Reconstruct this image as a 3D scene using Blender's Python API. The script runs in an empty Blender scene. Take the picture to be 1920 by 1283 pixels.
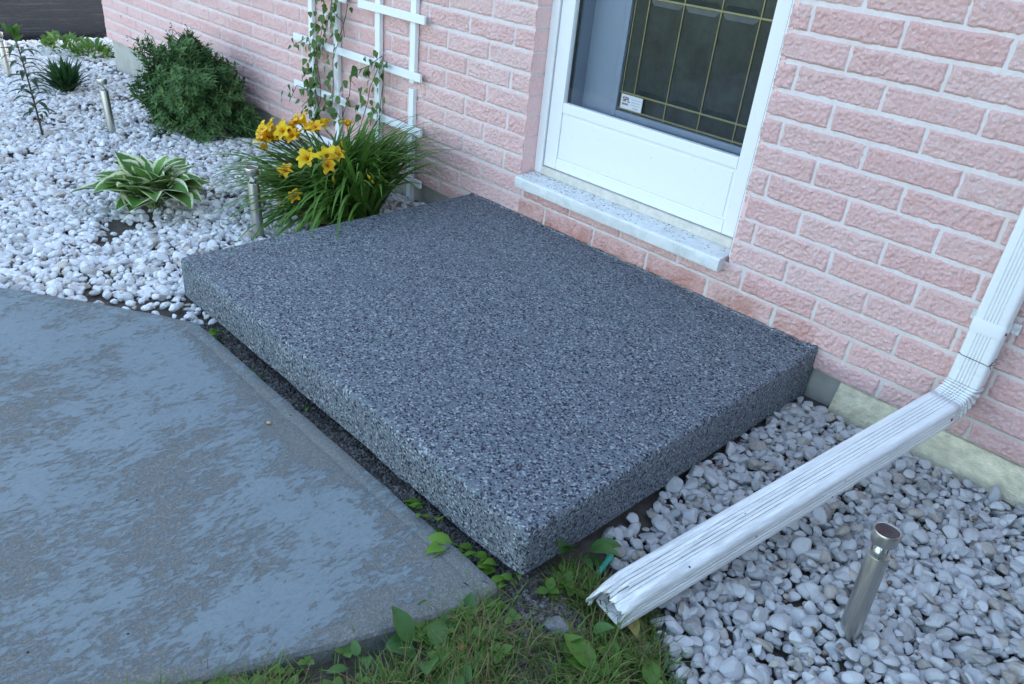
import bpy, bmesh, math, random
import numpy as np
from mathutils import Vector, Matrix, Euler
R = math.radians
PI = math.pi
rng = np.random.default_rng(7)
random.seed(7)
sc = bpy.context.scene
COL = sc.collection

# ------------------------------------------------------------------ camera
cam_d = bpy.data.cameras.new("camera")
cam = bpy.data.objects.new("camera", cam_d)
COL.objects.link(cam)
cam_d.sensor_width = 36.0
cam_d.lens = 36.0 * 1449.19 / 1920.0
cam_d.clip_start = 0.05
cam_d.clip_end = 800
yaw, pit, rol = 0.747147091, 1.05404103, 0.107393858
M3 = Matrix.Rotation(yaw, 3, 'Z') @ Matrix.Rotation(pit, 3, 'X') @ Matrix.Rotation(rol, 3, 'Z')
cam.matrix_world = Matrix.Translation((0.517829, -2.769330, 1.507522)) @ M3.to_4x4()
sc.camera = cam
sc.render.resolution_x, sc.render.resolution_y = 1024, 684

# ------------------------------------------------------------------ light
SUN_EL, SUN_AZ = R(19), R(18)          # azimuth from +Y towards +X : low sun behind the house
world = bpy.data.worlds.new("World")
sc.world = world
world.use_nodes = True
wn = world.node_tree.nodes
wn.clear()
sky = wn.new('ShaderNodeTexSky')
sky.sky_type = 'NISHITA'
sky.sun_disc = False
sky.sun_elevation = SUN_EL
sky.sun_rotation = SUN_AZ
sky.air_density = 1.0
sky.dust_density = 2.0
sky.ozone_density = 0.25
bg = wn.new('ShaderNodeBackground')
bg.inputs['Strength'].default_value = 0.15
wo = wn.new('ShaderNodeOutputWorld')
world.node_tree.links.new(sky.outputs[0], bg.inputs[0])
world.node_tree.links.new(bg.outputs[0], wo.inputs[0])

sun_d = bpy.data.lights.new("sun", 'SUN')
sun_d.energy = 0.5
sun_d.angle = R(10)
sun_d.color = (1.0, 0.93, 0.84)
sun = bpy.data.objects.new("sun", sun_d)
COL.objects.link(sun)
sdir = Vector((math.sin(SUN_AZ) * math.cos(SUN_EL), math.cos(SUN_AZ) * math.cos(SUN_EL), math.sin(SUN_EL)))
sun.rotation_euler = sdir.to_track_quat('Z', 'Y').to_euler()
sun.location = (0, 0, 12)

sc.view_settings.view_transform = 'Standard'
sc.view_settings.look = 'None'
sc.view_settings.exposure = 2.5
sc.view_settings.gamma = 1.0

# ------------------------------------------------------------------ noise
def _hash(ix, iy, iz):
    n = (ix * 374761393 + iy * 668265263 + iz * 1274126177) & 0xffffffff
    n = ((n ^ (n >> 13)) * 1274126177) & 0xffffffff
    return ((n ^ (n >> 16)) & 0xffff) / 65535.0
def vnoise(x, y, z):
    x, y, z = np.broadcast_arrays(np.asarray(x, float), np.asarray(y, float), np.asarray(z, float))
    ix, iy, iz = np.floor(x).astype(np.int64), np.floor(y).astype(np.int64), np.floor(z).astype(np.int64)
    fx, fy, fz = x - ix, y - iy, z - iz
    fx, fy, fz = fx*fx*(3-2*fx), fy*fy*(3-2*fy), fz*fz*(3-2*fz)
    r = 0
    for a in (0, 1):
        for b in (0, 1):
            for c in (0, 1):
                w = (fx if a else 1-fx) * (fy if b else 1-fy) * (fz if c else 1-fz)
                r = r + w * _hash(ix+a, iy+b, iz+c)
    return r * 2 - 1
def fbm(x, y, z, o=3):
    s, a, f = 0, 1.0, 1.0
    for i in range(o):
        s = s + a * vnoise(np.asarray(x)*f + 17*i, np.asarray(y)*f + 5*i, np.asarray(z)*f)
        a *= 0.5; f *= 2.03
    return s

# ------------------------------------------------------------------ materials
def srgb(r, g, b):
    f = lambda c: c/12.92 if c <= 0.04045 else ((c+0.055)/1.055)**2.4
    return (f(r/255), f(g/255), f(b/255), 1)
class NT:
    def __init__(s, name):
        s.m = bpy.data.materials.new(name); s.m.use_nodes = True
        s.t = s.m.node_tree; s.n = s.t.nodes; s.n.clear()
        s.out = s.n.new('ShaderNodeOutputMaterial')
        s.b = s.n.new('ShaderNodeBsdfPrincipled')
        s.t.links.new(s.b.outputs[0], s.out.inputs[0])
    def node(s, t, **k):
        n = s.n.new(t)
        for a, v in k.items(): setattr(n, a, v)
        return n
    def link(s, a, b): s.t.links.new(a, b)
    def setin(s, node, name, v):
        if isinstance(v, bpy.types.NodeSocket): s.link(v, node.inputs[name])
        else: node.inputs[name].default_value = v
    def coord(s, scale=(1, 1, 1), rot=(0, 0, 0)):
        g = s.node('ShaderNodeNewGeometry')
        mp = s.node('ShaderNodeMapping'); mp.inputs['Scale'].default_value = scale; mp.inputs['Rotation'].default_value = rot
        s.link(g.outputs['Position'], mp.inputs['Vector']); return mp.outputs[0]
    def noise(s, vec, scale, detail=4, rough=0.55, dist=0.0):
        n = s.node('ShaderNodeTexNoise'); s.link(vec, n.inputs['Vector'])
        n.inputs['Scale'].default_value = scale; n.inputs['Detail'].default_value = detail
        n.inputs['Roughness'].default_value = rough; n.inputs['Distortion'].default_value = dist
        return n.outputs['Fac']
    def voro(s, vec, scale, feature='F1', rnd=1.0):
        n = s.node('ShaderNodeTexVoronoi', feature=feature); s.link(vec, n.inputs['Vector'])
        n.inputs['Scale'].default_value = scale; n.inputs['Randomness'].default_value = rnd
        return n
    def ramp(s, fac, stops, interp='LINEAR'):
        n = s.node('ShaderNodeValToRGB'); n.color_ramp.interpolation = interp
        e = n.color_ramp.elements
        while len(e) < len(stops): e.new(0.5)
        for el, (p, c) in zip(e, stops):
            el.position = p; el.color = c if len(c) == 4 else (*c, 1)
        s.link(fac, n.inputs[0]); return n.outputs[0]
    def mix(s, fac, a, b, blend='MIX'):
        n = s.node('ShaderNodeMix', data_type='RGBA', blend_type=blend)
        s.setin(n, 0, fac)
        for i, v in ((6, a), (7, b)):
            if isinstance(v, bpy.types.NodeSocket): s.link(v, n.inputs[i])
            else: n.inputs[i].default_value = v if len(v) == 4 else (*v, 1)
        return n.outputs[2]
    def math(s, op, a, b=0.0, clamp=False):
        n = s.node('ShaderNodeMath', operation=op, use_clamp=clamp)
        for i, v in ((0, a), (1, b)):
            if isinstance(v, bpy.types.NodeSocket): s.link(v, n.inputs[i])
            else: n.inputs[i].default_value = v
        return n.outputs[0]
    def bump(s, h, strength=0.5, dist=0.01, normal=None):
        n = s.node('ShaderNodeBump'); s.link(h, n.inputs['Height'])
        n.inputs['Strength'].default_value = strength; n.inputs['Distance'].default_value = dist
        if normal is not None: s.link(normal, n.inputs['Normal'])
        s.link(n.outputs[0], s.b.inputs['Normal']); return n.outputs[0]
    def attr(s, name='Col'):
        a = s.node('ShaderNodeAttribute', attribute_name=name)
        sp = s.node('ShaderNodeSeparateColor'); s.link(a.outputs['Color'], sp.inputs[0])
        return a.outputs['Color'], sp.outputs[0], sp.outputs[1], sp.outputs[2]
    def base(s, v): s.setin(s.b, 'Base Color', v)
    def rough(s, v): s.setin(s.b, 'Roughness', v)

def m_brick(name, smooth=False):
    k = NT(name); v = k.coord()
    _, r, g, b = k.attr()
    pink = k.mix(r, (0.845, 0.51, 0.47), (0.89, 0.625, 0.58))
    n1 = k.noise(v, 55, 6, 0.7)
    pink = k.mix(k.ramp(n1, [(0.35, (0, 0, 0)), (0.7, (1, 1, 1))]), k.mix(0.22, pink, (0.50, 0.25, 0.25)), k.mix(0.25, pink, (0.80, 0.62, 0.62)))
    gr = k.voro(v, 210); gsp = k.node('ShaderNodeSeparateColor'); k.link(gr.outputs['Color'], gsp.inputs[0])
    pink = k.mix(k.math('MULTIPLY', gsp.outputs[1], 0.22 if not smooth else 0.12), pink, (0.62, 0.33, 0.30))
    pink = k.mix(k.math('MULTIPLY', k.math('GREATER_THAN', gsp.outputs[0], 0.86), 0.45), pink, (0.85, 0.72, 0.71))
    vo = k.voro(k.coord(), 34)
    chip = k.math('LESS_THAN', vo.outputs['Distance'], 0.22)
    sel = k.node('ShaderNodeSeparateColor'); k.link(vo.outputs['Color'], sel.inputs[0])
    chip = k.math('MULTIPLY', chip, k.math('LESS_THAN', sel.outputs[0], 0.22 if not smooth else 0.05))
    pink = k.mix(k.math('MULTIPLY', chip, 0.55), pink, (0.64, 0.60, 0.60))
    smear = k.ramp(k.noise(v, 9, 5, 0.7), [(0.60, (0, 0, 0)), (0.74, (1, 1, 1))])
    pink = k.mix(k.math('MULTIPLY', smear, 0.3), pink, (0.66, 0.62, 0.62))
    # damp rusty staining low on the wall beside the step
    px = k.node('ShaderNodeSeparateXYZ'); k.link(v, px.inputs[0])
    low = k.ramp(px.outputs[2], [(0.12, (1, 1, 1)), (0.27, (0, 0, 0))])
    xa = k.math('MULTIPLY', k.math('GREATER_THAN', px.outputs[0], -2.1), k.math('LESS_THAN', px.outputs[0], -0.45))
    st = k.math('MULTIPLY', k.math('MULTIPLY', low, xa), k.ramp(k.noise(v, 7, 4), [(0.3, (0, 0, 0)), (0.62, (1, 1, 1))]))
    pink = k.mix(k.math('MULTIPLY', st, 0.75), pink, (0.46, 0.19, 0.12))
    k.base(pink); k.rough(0.95); k.b.inputs['Specular IOR Level'].default_value = 0.15
    if smooth: k.bump(k.noise(v, 300, 3), 0.3, 0.002)
    else:
        h = k.math('ADD', k.noise(v, 150, 6, 0.78), k.math('MULTIPLY', k.noise(v, 330, 3, 0.6), 0.5))
        k.bump(h, 0.85, 0.008)
    return k.m
def m_mortar():
    k = NT('mortar'); v = k.coord()
    px = k.node('ShaderNodeSeparateXYZ'); k.link(v, px.inputs[0])
    n = k.noise(v, 14, 5, 0.6)
    c = k.mix(n, (0.63, 0.575, 0.555), (0.78, 0.725, 0.70))
    c = k.mix(k.math('MULTIPLY', k.ramp(k.noise(v, 30, 5, 0.7), [(0.42, (0, 0, 0)), (0.62, (1, 1, 1))]), 0.62), c, (0.68, 0.53, 0.51))
    low = k.ramp(px.outputs[2], [(0.05, (1, 1, 1)), (0.45, (0, 0, 0))])
    c = k.mix(k.math('MULTIPLY', low, k.noise(v, 6, 3)), c, (0.46, 0.45, 0.38))
    k.base(c); k.rough(0.95); k.bump(k.noise(v, 260, 4, 0.7), 0.5, 0.003)
    return k.m
def m_flake():
    k = NT('granite_flake'); v = k.coord()
    vo = k.voro(v, 160)
    sp = k.node('ShaderNodeSeparateColor'); k.link(vo.outputs['Color'], sp.inputs[0])
    c = k.ramp(sp.outputs[0], [(0, (0.150, 0.172, 0.190)), (0.28, (0.105, 0.122, 0.140)), (0.50, (0.205, 0.228, 0.245)), (0.64, (0.122, 0.140, 0.160)), (0.80, (0.05, 0.058, 0.072)),
                               (0.91, (0.075, 0.045, 0.062)), (0.95, (0.035, 0.052, 0.095))], 'CONSTANT')
    vo2 = k.voro(v, 260)
    sp2 = k.node('ShaderNodeSeparateColor'); k.link(vo2.outputs['Color'], sp2.inputs[0])
    c2 = k.ramp(sp2.outputs[1], [(0, (0.16, 0.185, 0.21)), (0.35, (0.085, 0.10, 0.122)), (0.62, (0.03, 0.036, 0.05)), (0.72, (0.14, 0.16, 0.18)), (0.93, (0.46, 0.50, 0.52))], 'CONSTANT')
    c = k.mix(0.30, c, c2)
    c = k.mix(k.math('MULTIPLY', k.math('GREATER_THAN', sp.outputs[1], 0.72), 0.4), c, (0.150, 0.142, 0.178))
    c = k.mix(k.math('MULTIPLY', k.math('LESS_THAN', sp.outputs[1], 0.22), 0.4), c, (0.130, 0.178, 0.180))
    c = k.mix(1.0, c, (1.06, 1.06, 1.05), 'MULTIPLY')
    vo3 = k.voro(v, 165); sp3 = k.node('ShaderNodeSeparateColor'); k.link(vo3.outputs['Color'], sp3.inputs[0])
    c = k.mix(k.math('MULTIPLY', k.math('GREATER_THAN', sp3.outputs[0], 0.81), 0.92), c, k.mix(sp3.outputs[1], (0.006, 0.007, 0.014), (0.04, 0.03, 0.045)))
    c = k.mix(k.math('MULTIPLY', k.math('LESS_THAN', sp3.outputs[0], 0.085), 0.85), c, (0.36, 0.385, 0.39))
    c = k.mix(k.ramp(k.noise(v, 2.2, 3), [(0.4, (0, 0, 0)), (0.65, (0.16, 0.16, 0.16))]), c, (0.10, 0.11, 0.13))
    k.base(c); k.rough(0.7); k.b.inputs['Specular IOR Level'].default_value = 0.18
    h = k.math('ADD', sp.outputs[2], k.math('MULTIPLY', k.noise(v, 160, 3), 0.8))
    k.bump(h, 0.55, 0.0025)
    return k.m
def m_paint_concrete():
    k = NT('peeling_concrete'); v = k.coord()
    st = k.coord((1.9, 0.85, 1))
    px = k.node('ShaderNodeSeparateXYZ'); k.link(v, px.inputs[0])
    big = k.noise(v, 1.9, 3, 0.5)
    mid = k.noise(st, 8, 6, 0.66, 0.4)
    fine = k.noise(st, 38, 5, 0.68, 0.5)
    s = k.math('ADD', k.math('MULTIPLY', big, 0.56), k.math('ADD', k.math('MULTIPLY', mid, 0.55), k.math('MULTIPLY', fine, 0.68)))
    # wear along the two exposed edges
    d1 = k.math('SUBTRACT', -1.735, px.outputs[1])
    w1 = k.math('MULTIPLY', k.math('SUBTRACT', 1.0, k.math('MULTIPLY', k.math('ABSOLUTE', d1), 11.0), True), 0.13)
    d2 = k.math('ADD', k.math('MULTIPLY', k.math('ADD', px.outputs[0], 0.43), -0.94), k.math('MULTIPLY', k.math('ADD', px.outputs[1], 1.74), 0.343))
    w2 = k.math('MULTIPLY', k.math('SUBTRACT', 1.0, k.math('MULTIPLY', k.math('ABSOLUTE', d2), 7.0), True), 0.16)
    s = k.math('ADD', s, k.math('ADD', w1, w2))
    mask = k.ramp(s, [(0.895, (0, 0, 0)), (0.985, (0.92, 0.92, 0.92))])
    soft = k.ramp(s, [(0.78, (0, 0, 0)), (0.96, (0.55, 0.55, 0.55))])
    grit = k.voro(v, 240)
    gs = k.node('ShaderNodeSeparateColor'); k.link(grit.outputs['Color'], gs.inputs[0])
    conc = k.ramp(gs.outputs[0], [(0, (0.185, 0.186, 0.175)), (0.3, (0.235, 0.232, 0.215)), (0.55, (0.145, 0.147, 0.14)), (0.8, (0.285, 0.28, 0.26)), (0.95, (0.38, 0.36, 0.33))], 'CONSTANT')
    conc = k.mix(0.5, conc, k.mix(k.noise(v, 18, 5, 0.7), (0.165, 0.167, 0.158), (0.265, 0.262, 0.242)))
    paint = k.mix(k.noise(v, 4, 5, 0.65), (0.198, 0.243, 0.264), (0.262, 0.308, 0.325))
    paint = k.mix(k.math('MULTIPLY', soft, 0.75), paint, (0.20, 0.215, 0.21))
    paint = k.mix(k.math('MULTIPLY', k.ramp(k.noise(v, 75, 5, 0.75), [(0.50, (0, 0, 0)), (0.66, (1, 1, 1))]), 0.28), paint, (0.12, 0.13, 0.14))
    c = k.mix(mask, paint, conc)
    # small dark specks scattered over the surface
    spot = k.voro(v, 9); ss = k.node('ShaderNodeSeparateColor'); k.link(spot.outputs['Color'], ss.inputs[0])
    sm = k.math('MULTIPLY', k.math('LESS_THAN', spot.outputs['Distance'], 0.03), k.math('LESS_THAN', ss.outputs[0], 0.35))
    c = k.mix(sm, c, (0.04, 0.04, 0.045))
    k.base(c)
    k.rough(k.mix(mask, (0.85, 0.85, 0.85), (1, 1, 1)))
    k.b.inputs['Specular IOR Level'].default_value = 0.15
    h = k.math('ADD', k.math('MULTIPLY', mask, -1.0), k.math('MULTIPLY', k.math('MULTIPLY', k.noise(v, 190, 4, 0.7), mask), 0.9))
    h = k.math('ADD', h, k.math('MULTIPLY', k.noise(k.coord((1.9, 0.85, 1)), 60, 6, 0.8), 0.9))
    k.bump(h, 1.0, 0.006)
    return k.m
def m_plain(name, col, rough=0.6, var=0.12, scale=12, bump=0.0, bscale=150, bdist=0.002, metal=0.0, spec=0.4, dark=None):
    k = NT(name); v = k.coord()
    c = tuple(col[:3]); d = dark or tuple(x*(1-var*2) for x in c)
    k.base(k.mix(k.ramp(k.noise(v, scale, 5, 0.6), [(0.35, (0, 0, 0)), (0.7, (1, 1, 1))]), d, c))
    k.rough(rough); k.b.inputs['Metallic'].default_value = metal; k.b.inputs['Specular IOR Level'].default_value = spec
    if bump: k.bump(k.noise(v, bscale, 4, 0.65), bump, bdist)
    return k.m
def m_white(name, col=(0.80, 0.80, 0.79), dirt=0.25, rough=0.4, scale=30):
    k = NT(name); v = k.coord()
    d = k.ramp(k.noise(v, scale, 6, 0.7), [(0.58, (0, 0, 0)), (0.78, (1, 1, 1))])
    c = k.mix(k.math('MULTIPLY', d, dirt), col, (0.38, 0.37, 0.35))
    vo = k.voro(v, 26); s = k.node('ShaderNodeSeparateColor'); k.link(vo.outputs['Color'], s.inputs[0])
    sp = k.math('MULTIPLY', k.math('LESS_THAN', vo.outputs['Distance'], 0.05), k.math('LESS_THAN', s.outputs[0], 0.10))
    c = k.mix(sp, c, (0.08, 0.08, 0.09))
    k.base(c); k.rough(rough); k.b.inputs['Specular IOR Level'].default_value = 0.35
    k.bump(k.noise(v, 500, 2), 0.08, 0.001)
    return k.m
def m_leaf(name, c1, c2, tip=None, edge=None, trans=0.25, rough=0.45, edge_pos=(0.62, 0.74)):
    k = NT(name)
    _, r, g, b = k.attr()
    c = k.mix(r, c1, c2)
    if tip is not None: c = k.mix(k.math('MULTIPLY', g, 0.55), c, tip)
    if edge is not None:
        nn = k.noise(k.coord(), 60, 3)
        lat = k.math('ADD', b, k.math('MULTIPLY', k.math('SUBTRACT', nn, 0.5), 0.35))
        c = k.mix(k.ramp(lat, [(edge_pos[0], (0, 0, 0)), (edge_pos[1], (1, 1, 1))]), c, edge)
    c = k.mix(k.math('MULTIPLY', k.noise(k.coord(), 45, 3), 0.35), c, tuple(x*0.55 for x in c1))
    k.base(c); k.rough(rough); k.b.inputs['Specular IOR Level'].default_value = 0.3
    tr = k.node('ShaderNodeBsdfTranslucent'); k.link(c, tr.inputs[0])
    mx = k.node('ShaderNodeMixShader'); mx.inputs[0].default_value = trans
    k.link(k.b.outputs[0], mx.inputs[1]); k.link(tr.outputs[0], mx.inputs[2]); k.link(mx.outputs[0], k.out.inputs[0])
    return k.m
def m_stone():
    k = NT('marble_chip'); v = k.coord()
    col, r, g, b = k.attr()
    n = k.noise(v, 70, 5, 0.65, 0.6)
    c = k.mix(k.ramp(n, [(0.42, (0, 0, 0)), (0.72, (0.55, 0.55, 0.55))]), col, (0.50, 0.49, 0.48))
    dirt = k.ramp(k.noise(v, 24, 5, 0.7), [(0.56, (0, 0, 0)), (0.76, (0.5, 0.5, 0.5))])
    c = k.mix(dirt, c, (0.36, 0.32, 0.27))
    k.base(c); k.rough(0.7); k.b.inputs['Specular IOR Level'].default_value = 0.3
    k.bump(k.noise(v, 220, 4, 0.65), 0.35, 0.003)
    return k.m
def m_soil():
    k = NT('soil_and_turf'); v = k.coord()
    px = k.node('ShaderNodeSeparateXYZ'); k.link(v, px.inputs[0])
    c = k.mix(k.noise(v, 26, 6, 0.7), (0.055, 0.047, 0.04), (0.23, 0.195, 0.165))
    far = k.ramp(k.math('ADD', k.math('MULTIPLY', px.outputs[1], -1.0), k.math('MULTIPLY', k.noise(v, 0.8, 3), 1.5)), [(0.0, (0, 0, 0)), (1.0, (1, 1, 1))])
    lawn = k.math('MULTIPLY', k.math('LESS_THAN', px.outputs[1], -2.9), 1.0)
    c = k.mix(lawn, c, k.mix(k.noise(v, 9, 6, 0.7), (0.035, 0.06, 0.018), (0.075, 0.11, 0.03)))
    k.base(c); k.rough(1.0); k.b.inputs['Specular IOR Level'].default_value = 0.05
    k.bump(k.noise(v, 120, 6, 0.75), 0.9, 0.012)
    return k.m
def m_asphalt():
    k = NT('asphalt'); v = k.coord()
    c = k.mix(k.noise(v, 9, 6, 0.7), (0.006, 0.007, 0.010), (0.034, 0.036, 0.043))
    c = k.mix(k.ramp(k.noise(k.coord((3, .5, 1)), 3, 5, 0.7), [(0.55, (0, 0, 0)), (0.7, (1, 1, 1))]), c, (0.075, 0.072, 0.072))
    k.base(c); k.rough(1.0); k.b.inputs['Specular IOR Level'].default_value = 0.1; k.bump(k.noise(v, 22, 6, 0.75), 1.0, 0.05)
    return k.m
def m_steel(name='brushed_steel'):
    k = NT(name); v = k.coord((1, 1, 0.03))
    k.base(k.mix(k.noise(v, 180, 3), (0.40, 0.39, 0.37), (0.62, 0.61, 0.58)))
    k.b.inputs['Metallic'].default_value = 1.0
    k.rough(k.ramp(k.noise(v, 260, 3), [(0.3, (0.28, 0.28, 0.28)), (0.7, (0.46, 0.46, 0.46))]))
    return k.m
def m_glass(name, tint=(1, 1, 1), refl=1.0):
    k = NT(name)
    t = k.node('ShaderNodeBsdfTransparent'); t.inputs[0].default_value = (*tint, 1)
    g = k.node('ShaderNodeBsdfGlossy'); g.inputs['Roughness'].default_value = 0.02
    f = k.node('ShaderNodeLayerWeight'); f.inputs['Blend'].default_value = 0.5
    fr_ = k.math('ADD', 0.02, k.math('MULTIPLY', k.math('POWER', f.outputs['Facing'], 4.0), 0.5 * refl))
    mx = k.node('ShaderNodeMixShader'); k.link(fr_, mx.inputs[0])
    k.link(t.outputs[0], mx.inputs[1]); k.link(g.outputs[0], mx.inputs[2]); k.link(mx.outputs[0], k.out.inputs[0])
    return k.m
def m_darkglass():
    k = NT('dark_textured_glass'); v = k.coord()
    k.base(k.mix(k.ramp(k.noise(v, 11, 6, 0.7), [(0.35, (0, 0, 0)), (0.65, (1, 1, 1))]), (0.008, 0.011, 0.014), (0.026, 0.036, 0.036)))
    k.rough(0.32); k.b.inputs['Specular IOR Level'].default_value = 0.4
    k.bump(k.noise(v, 240, 3), 0.25, 0.001)
    return k.m
def m_spout():
    k = NT('weathered_white_aluminium')
    g = k.node('ShaderNodeTexCoord'); v = g.outputs['Object']
    _, r, gg, b = k.attr()
    r1 = k.node('ShaderNodeMapping'); r1.inputs['Rotation'].default_value = (0, 0, R(11.6)); k.link(v, r1.inputs[0])
    r2 = k.node('ShaderNodeMapping'); r2.inputs['Rotation'].default_value = (R(-7.6), 0, 0); k.link(r1.outputs[0], r2.inputs[0])
    st = k.node('ShaderNodeMapping'); st.inputs['Scale'].default_value = (11, 0.9, 11)
    k.link(r2.outputs[0], st.inputs[0])
    d = k.ramp(k.noise(st.outputs[0], 7, 6, 0.75), [(0.40, (0, 0, 0)), (0.58, (1, 1, 1))])
    c = k.mix(k.math('MULTIPLY', d, k.math('MULTIPLY', r, 0.9, True)), (0.77, 0.77, 0.76), (0.26, 0.25, 0.23))
    vo = k.voro(k.coord(), 16); s = k.node('ShaderNodeSeparateColor'); k.link(vo.outputs['Color'], s.inputs[0])
    sp = k.math('MULTIPLY', k.math('LESS_THAN', vo.outputs['Distance'], 0.06), k.math('LESS_THAN', s.outputs[0], 0.3))
    c = k.mix(sp, c, (0.06, 0.05, 0.055))
    c = k.mix(b, c, (0.09, 0.085, 0.08))
    k.base(c); k.rough(0.42); k.b.inputs['Specular IOR Level'].default_value = 0.4
    return k.m

MAT = dict(
    brick=m_brick('split_face_brick'), brick_side=m_brick('brick_side', True), mortar=m_mortar(), flake=m_flake(),
    pad=m_paint_concrete(), white=m_white('white_vinyl'), trellis=m_white('white_lath', (0.78, 0.79, 0.79), 0.2, 0.5),
    sill=None, found=m_plain('grey_foundation', (0.46, 0.45, 0.40), 0.9, 0.12, 9, 0.5),
    parge=m_plain('cream_parging', (0.86, 0.78, 0.56), 0.9, 0.17, 22, 1.0, 45, 0.010),
    stone=m_stone(), soil=m_soil(), asphalt=m_asphalt(), steel=m_steel(), glass=m_glass('clear_glass'),
    dglass=m_darkglass(), brass=m_plain('brass_came', (0.30, 0.28, 0.16), 0.35, 0.1, 40, metal=0.7),
    inner=m_plain('grey_blue_inner_frame', (0.20, 0.245, 0.31), 0.5, 0.05, 5),
    thresh=m_plain('worn_threshold', (0.68, 0.64, 0.56), 0.7, 0.10, 25),
    spout=m_spout(), dark=m_plain('black_plastic', (0.03, 0.032, 0.036), 0.5, 0.2, 20),
    panel=m_plain('solar_cell', (0.05, 0.03, 0.04), 0.15, 0.2, 60, spec=0.6),
    stem=m_plain('green_stem', (0.07, 0.10, 0.035), 0.7, 0.2, 30), twig=m_plain('brown_twig', (0.10, 0.07, 0.045), 0.8, 0.2, 30),
    wire=m_plain('rusty_wire', (0.16, 0.12, 0.09), 0.6, 0.3, 60, metal=0.6),
    rust=m_plain('red_screw', (0.13, 0.02, 0.025), 0.5, 0.1, 60),
    ring=m_plain('tan_pot_rim', (0.42, 0.30, 0.17), 0.85, 0.18, 30, 0.3),
    rock=m_plain('grey_rock', (0.27, 0.27, 0.27), 0.95, 0.25, 40, 0.8, 120, 0.006),
    slate=m_plain('dark_slate', (0.055, 0.06, 0.075), 0.6, 0.2, 20, 0.4, 80, 0.004),
    peg=m_plain('green_plastic', (0.06, 0.42, 0.30), 0.45, 0.1, 20),
    yellowleaf=m_plain('yellowed_leaf', (0.30, 0.24, 0.07), 0.7, 0.2, 60), brownleaf=m_plain('orange_dead_leaf', (0.33, 0.15, 0.045), 0.8, 0.2, 60),
    debris=m_plain('concrete_chunk', (0.55, 0.54, 0.50), 0.95, 0.2, 20, 0.6, 60, 0.005),
    card=m_plain('sticker_card', (0.62, 0.64, 0.66), 0.5, 0.05, 40), ink=m_plain('purple_ink', (0.12, 0.03, 0.10), 0.6, 0.1, 40),
    inkgrey=m_plain('grey_print', (0.42, 0.45, 0.48), 0.6, 0.1, 40),
    lily=m_leaf('daylily_blade', (0.05, 0.145, 0.02), (0.14, 0.29, 0.045), (0.16, 0.28, 0.055)),
    hosta=m_leaf('hosta_leaf', (0.065, 0.175, 0.03), (0.15, 0.30, 0.055), None, (0.85, 0.86, 0.55), 0.2, 0.5, (0.63, 0.80)),
    shrub=m_leaf('shrub_leaf', (0.032, 0.095, 0.03), (0.15, 0.26, 0.075), None, None, 0.15, 0.6),
    sedum=m_leaf('dark_spiky_leaf', (0.022, 0.075, 0.022), (0.05, 0.12, 0.035), None, None, 0.15, 0.5),
    fresh=m_leaf('fresh_leaf', (0.055, 0.15, 0.022), (0.15, 0.27, 0.045), None, None, 0.3, 0.5),
    lilytall=m_leaf('lily_leaf', (0.025, 0.06, 0.024), (0.05, 0.09, 0.03), None, None, 0.2, 0.4),
    vine=m_leaf('vine_leaf', (0.045, 0.105, 0.02), (0.12, 0.20, 0.04), None, (0.12, 0.20, 0.07), 0.3, 0.5, (0.8, 1.0)),
    weed=m_leaf('weed_leaf', (0.10, 0.22, 0.022), (0.20, 0.36, 0.05), None, None, 0.35, 0.5),
    plantain=m_leaf('broad_weed_leaf', (0.045, 0.125, 0.03), (0.11, 0.21, 0.06), None, None, 0.25, 0.55),
    grass=m_leaf('grass_blade', (0.045, 0.13, 0.02), (0.145, 0.26, 0.04), (0.21, 0.29, 0.07), None, 0.3, 0.5),
    petal=m_leaf('yellow_petal', (0.93, 0.54, 0.010), (0.95, 0.70, 0.02), None, None, 0.35, 0.5),
    petal2=m_leaf('orange_petal', (0.90, 0.42, 0.012), (0.93, 0.58, 0.02), None, None, 0.35, 0.5),
    throat=m_plain('flower_throat', (0.60, 0.16, 0.01), 0.6, 0.1, 50),
)
def m_sill():
    k = NT('limestone_sill'); v = k.coord()
    px = k.node('ShaderNodeSeparateXYZ'); k.link(v, px.inputs[0])
    c = k.mix(k.noise(k.coord((2, 9, 9)), 6, 5, 0.65), (0.56, 0.57, 0.56), (0.80, 0.80, 0.78))
    c = k.mix(k.math('MULTIPLY', k.ramp(k.noise(v, 16, 6, 0.75), [(0.45, (0, 0, 0)), (0.7, (1, 1, 1))]), 0.5), c, (0.40, 0.40, 0.38))
    vo = k.voro(k.coord((1, 1.5, 1)), 80); s = k.node('ShaderNodeSeparateColor'); k.link(vo.outputs['Color'], s.inputs[0])
    # loose dark flakes, thicker towards the back of the left end
    dens = k.math('ADD', k.ramp(px.outputs[0], [(0.0, (0, 0, 0))]), 0.0)
    yb = k.math('ADD', 0.12, k.math('MULTIPLY', k.math('ADD', px.outputs[1], 0.035), 5.0, True), True)
    xb = k.math('MULTIPLY', k.math('SUBTRACT', -0.70, px.outputs[0]), 0.75, True)
    prob = k.math('MULTIPLY', yb, xb)
    top = k.math('GREATER_THAN', px.outputs[2], 0.3165)
    f = k.math('MULTIPLY', k.math('LESS_THAN', s.outputs[0], prob), k.math('LESS_THAN', vo.outputs['Distance'], 0.42))
    f = k.math('MULTIPLY', f, top)
    c = k.mix(f, c, k.mix(s.outputs[1], (0.04, 0.045, 0.06), (0.26, 0.27, 0.30)))
    k.base(c); k.rough(0.75); k.bump(k.noise(v, 180, 4), 0.3, 0.002)
    return k.m
MAT['sill'] = m_sill()

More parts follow.
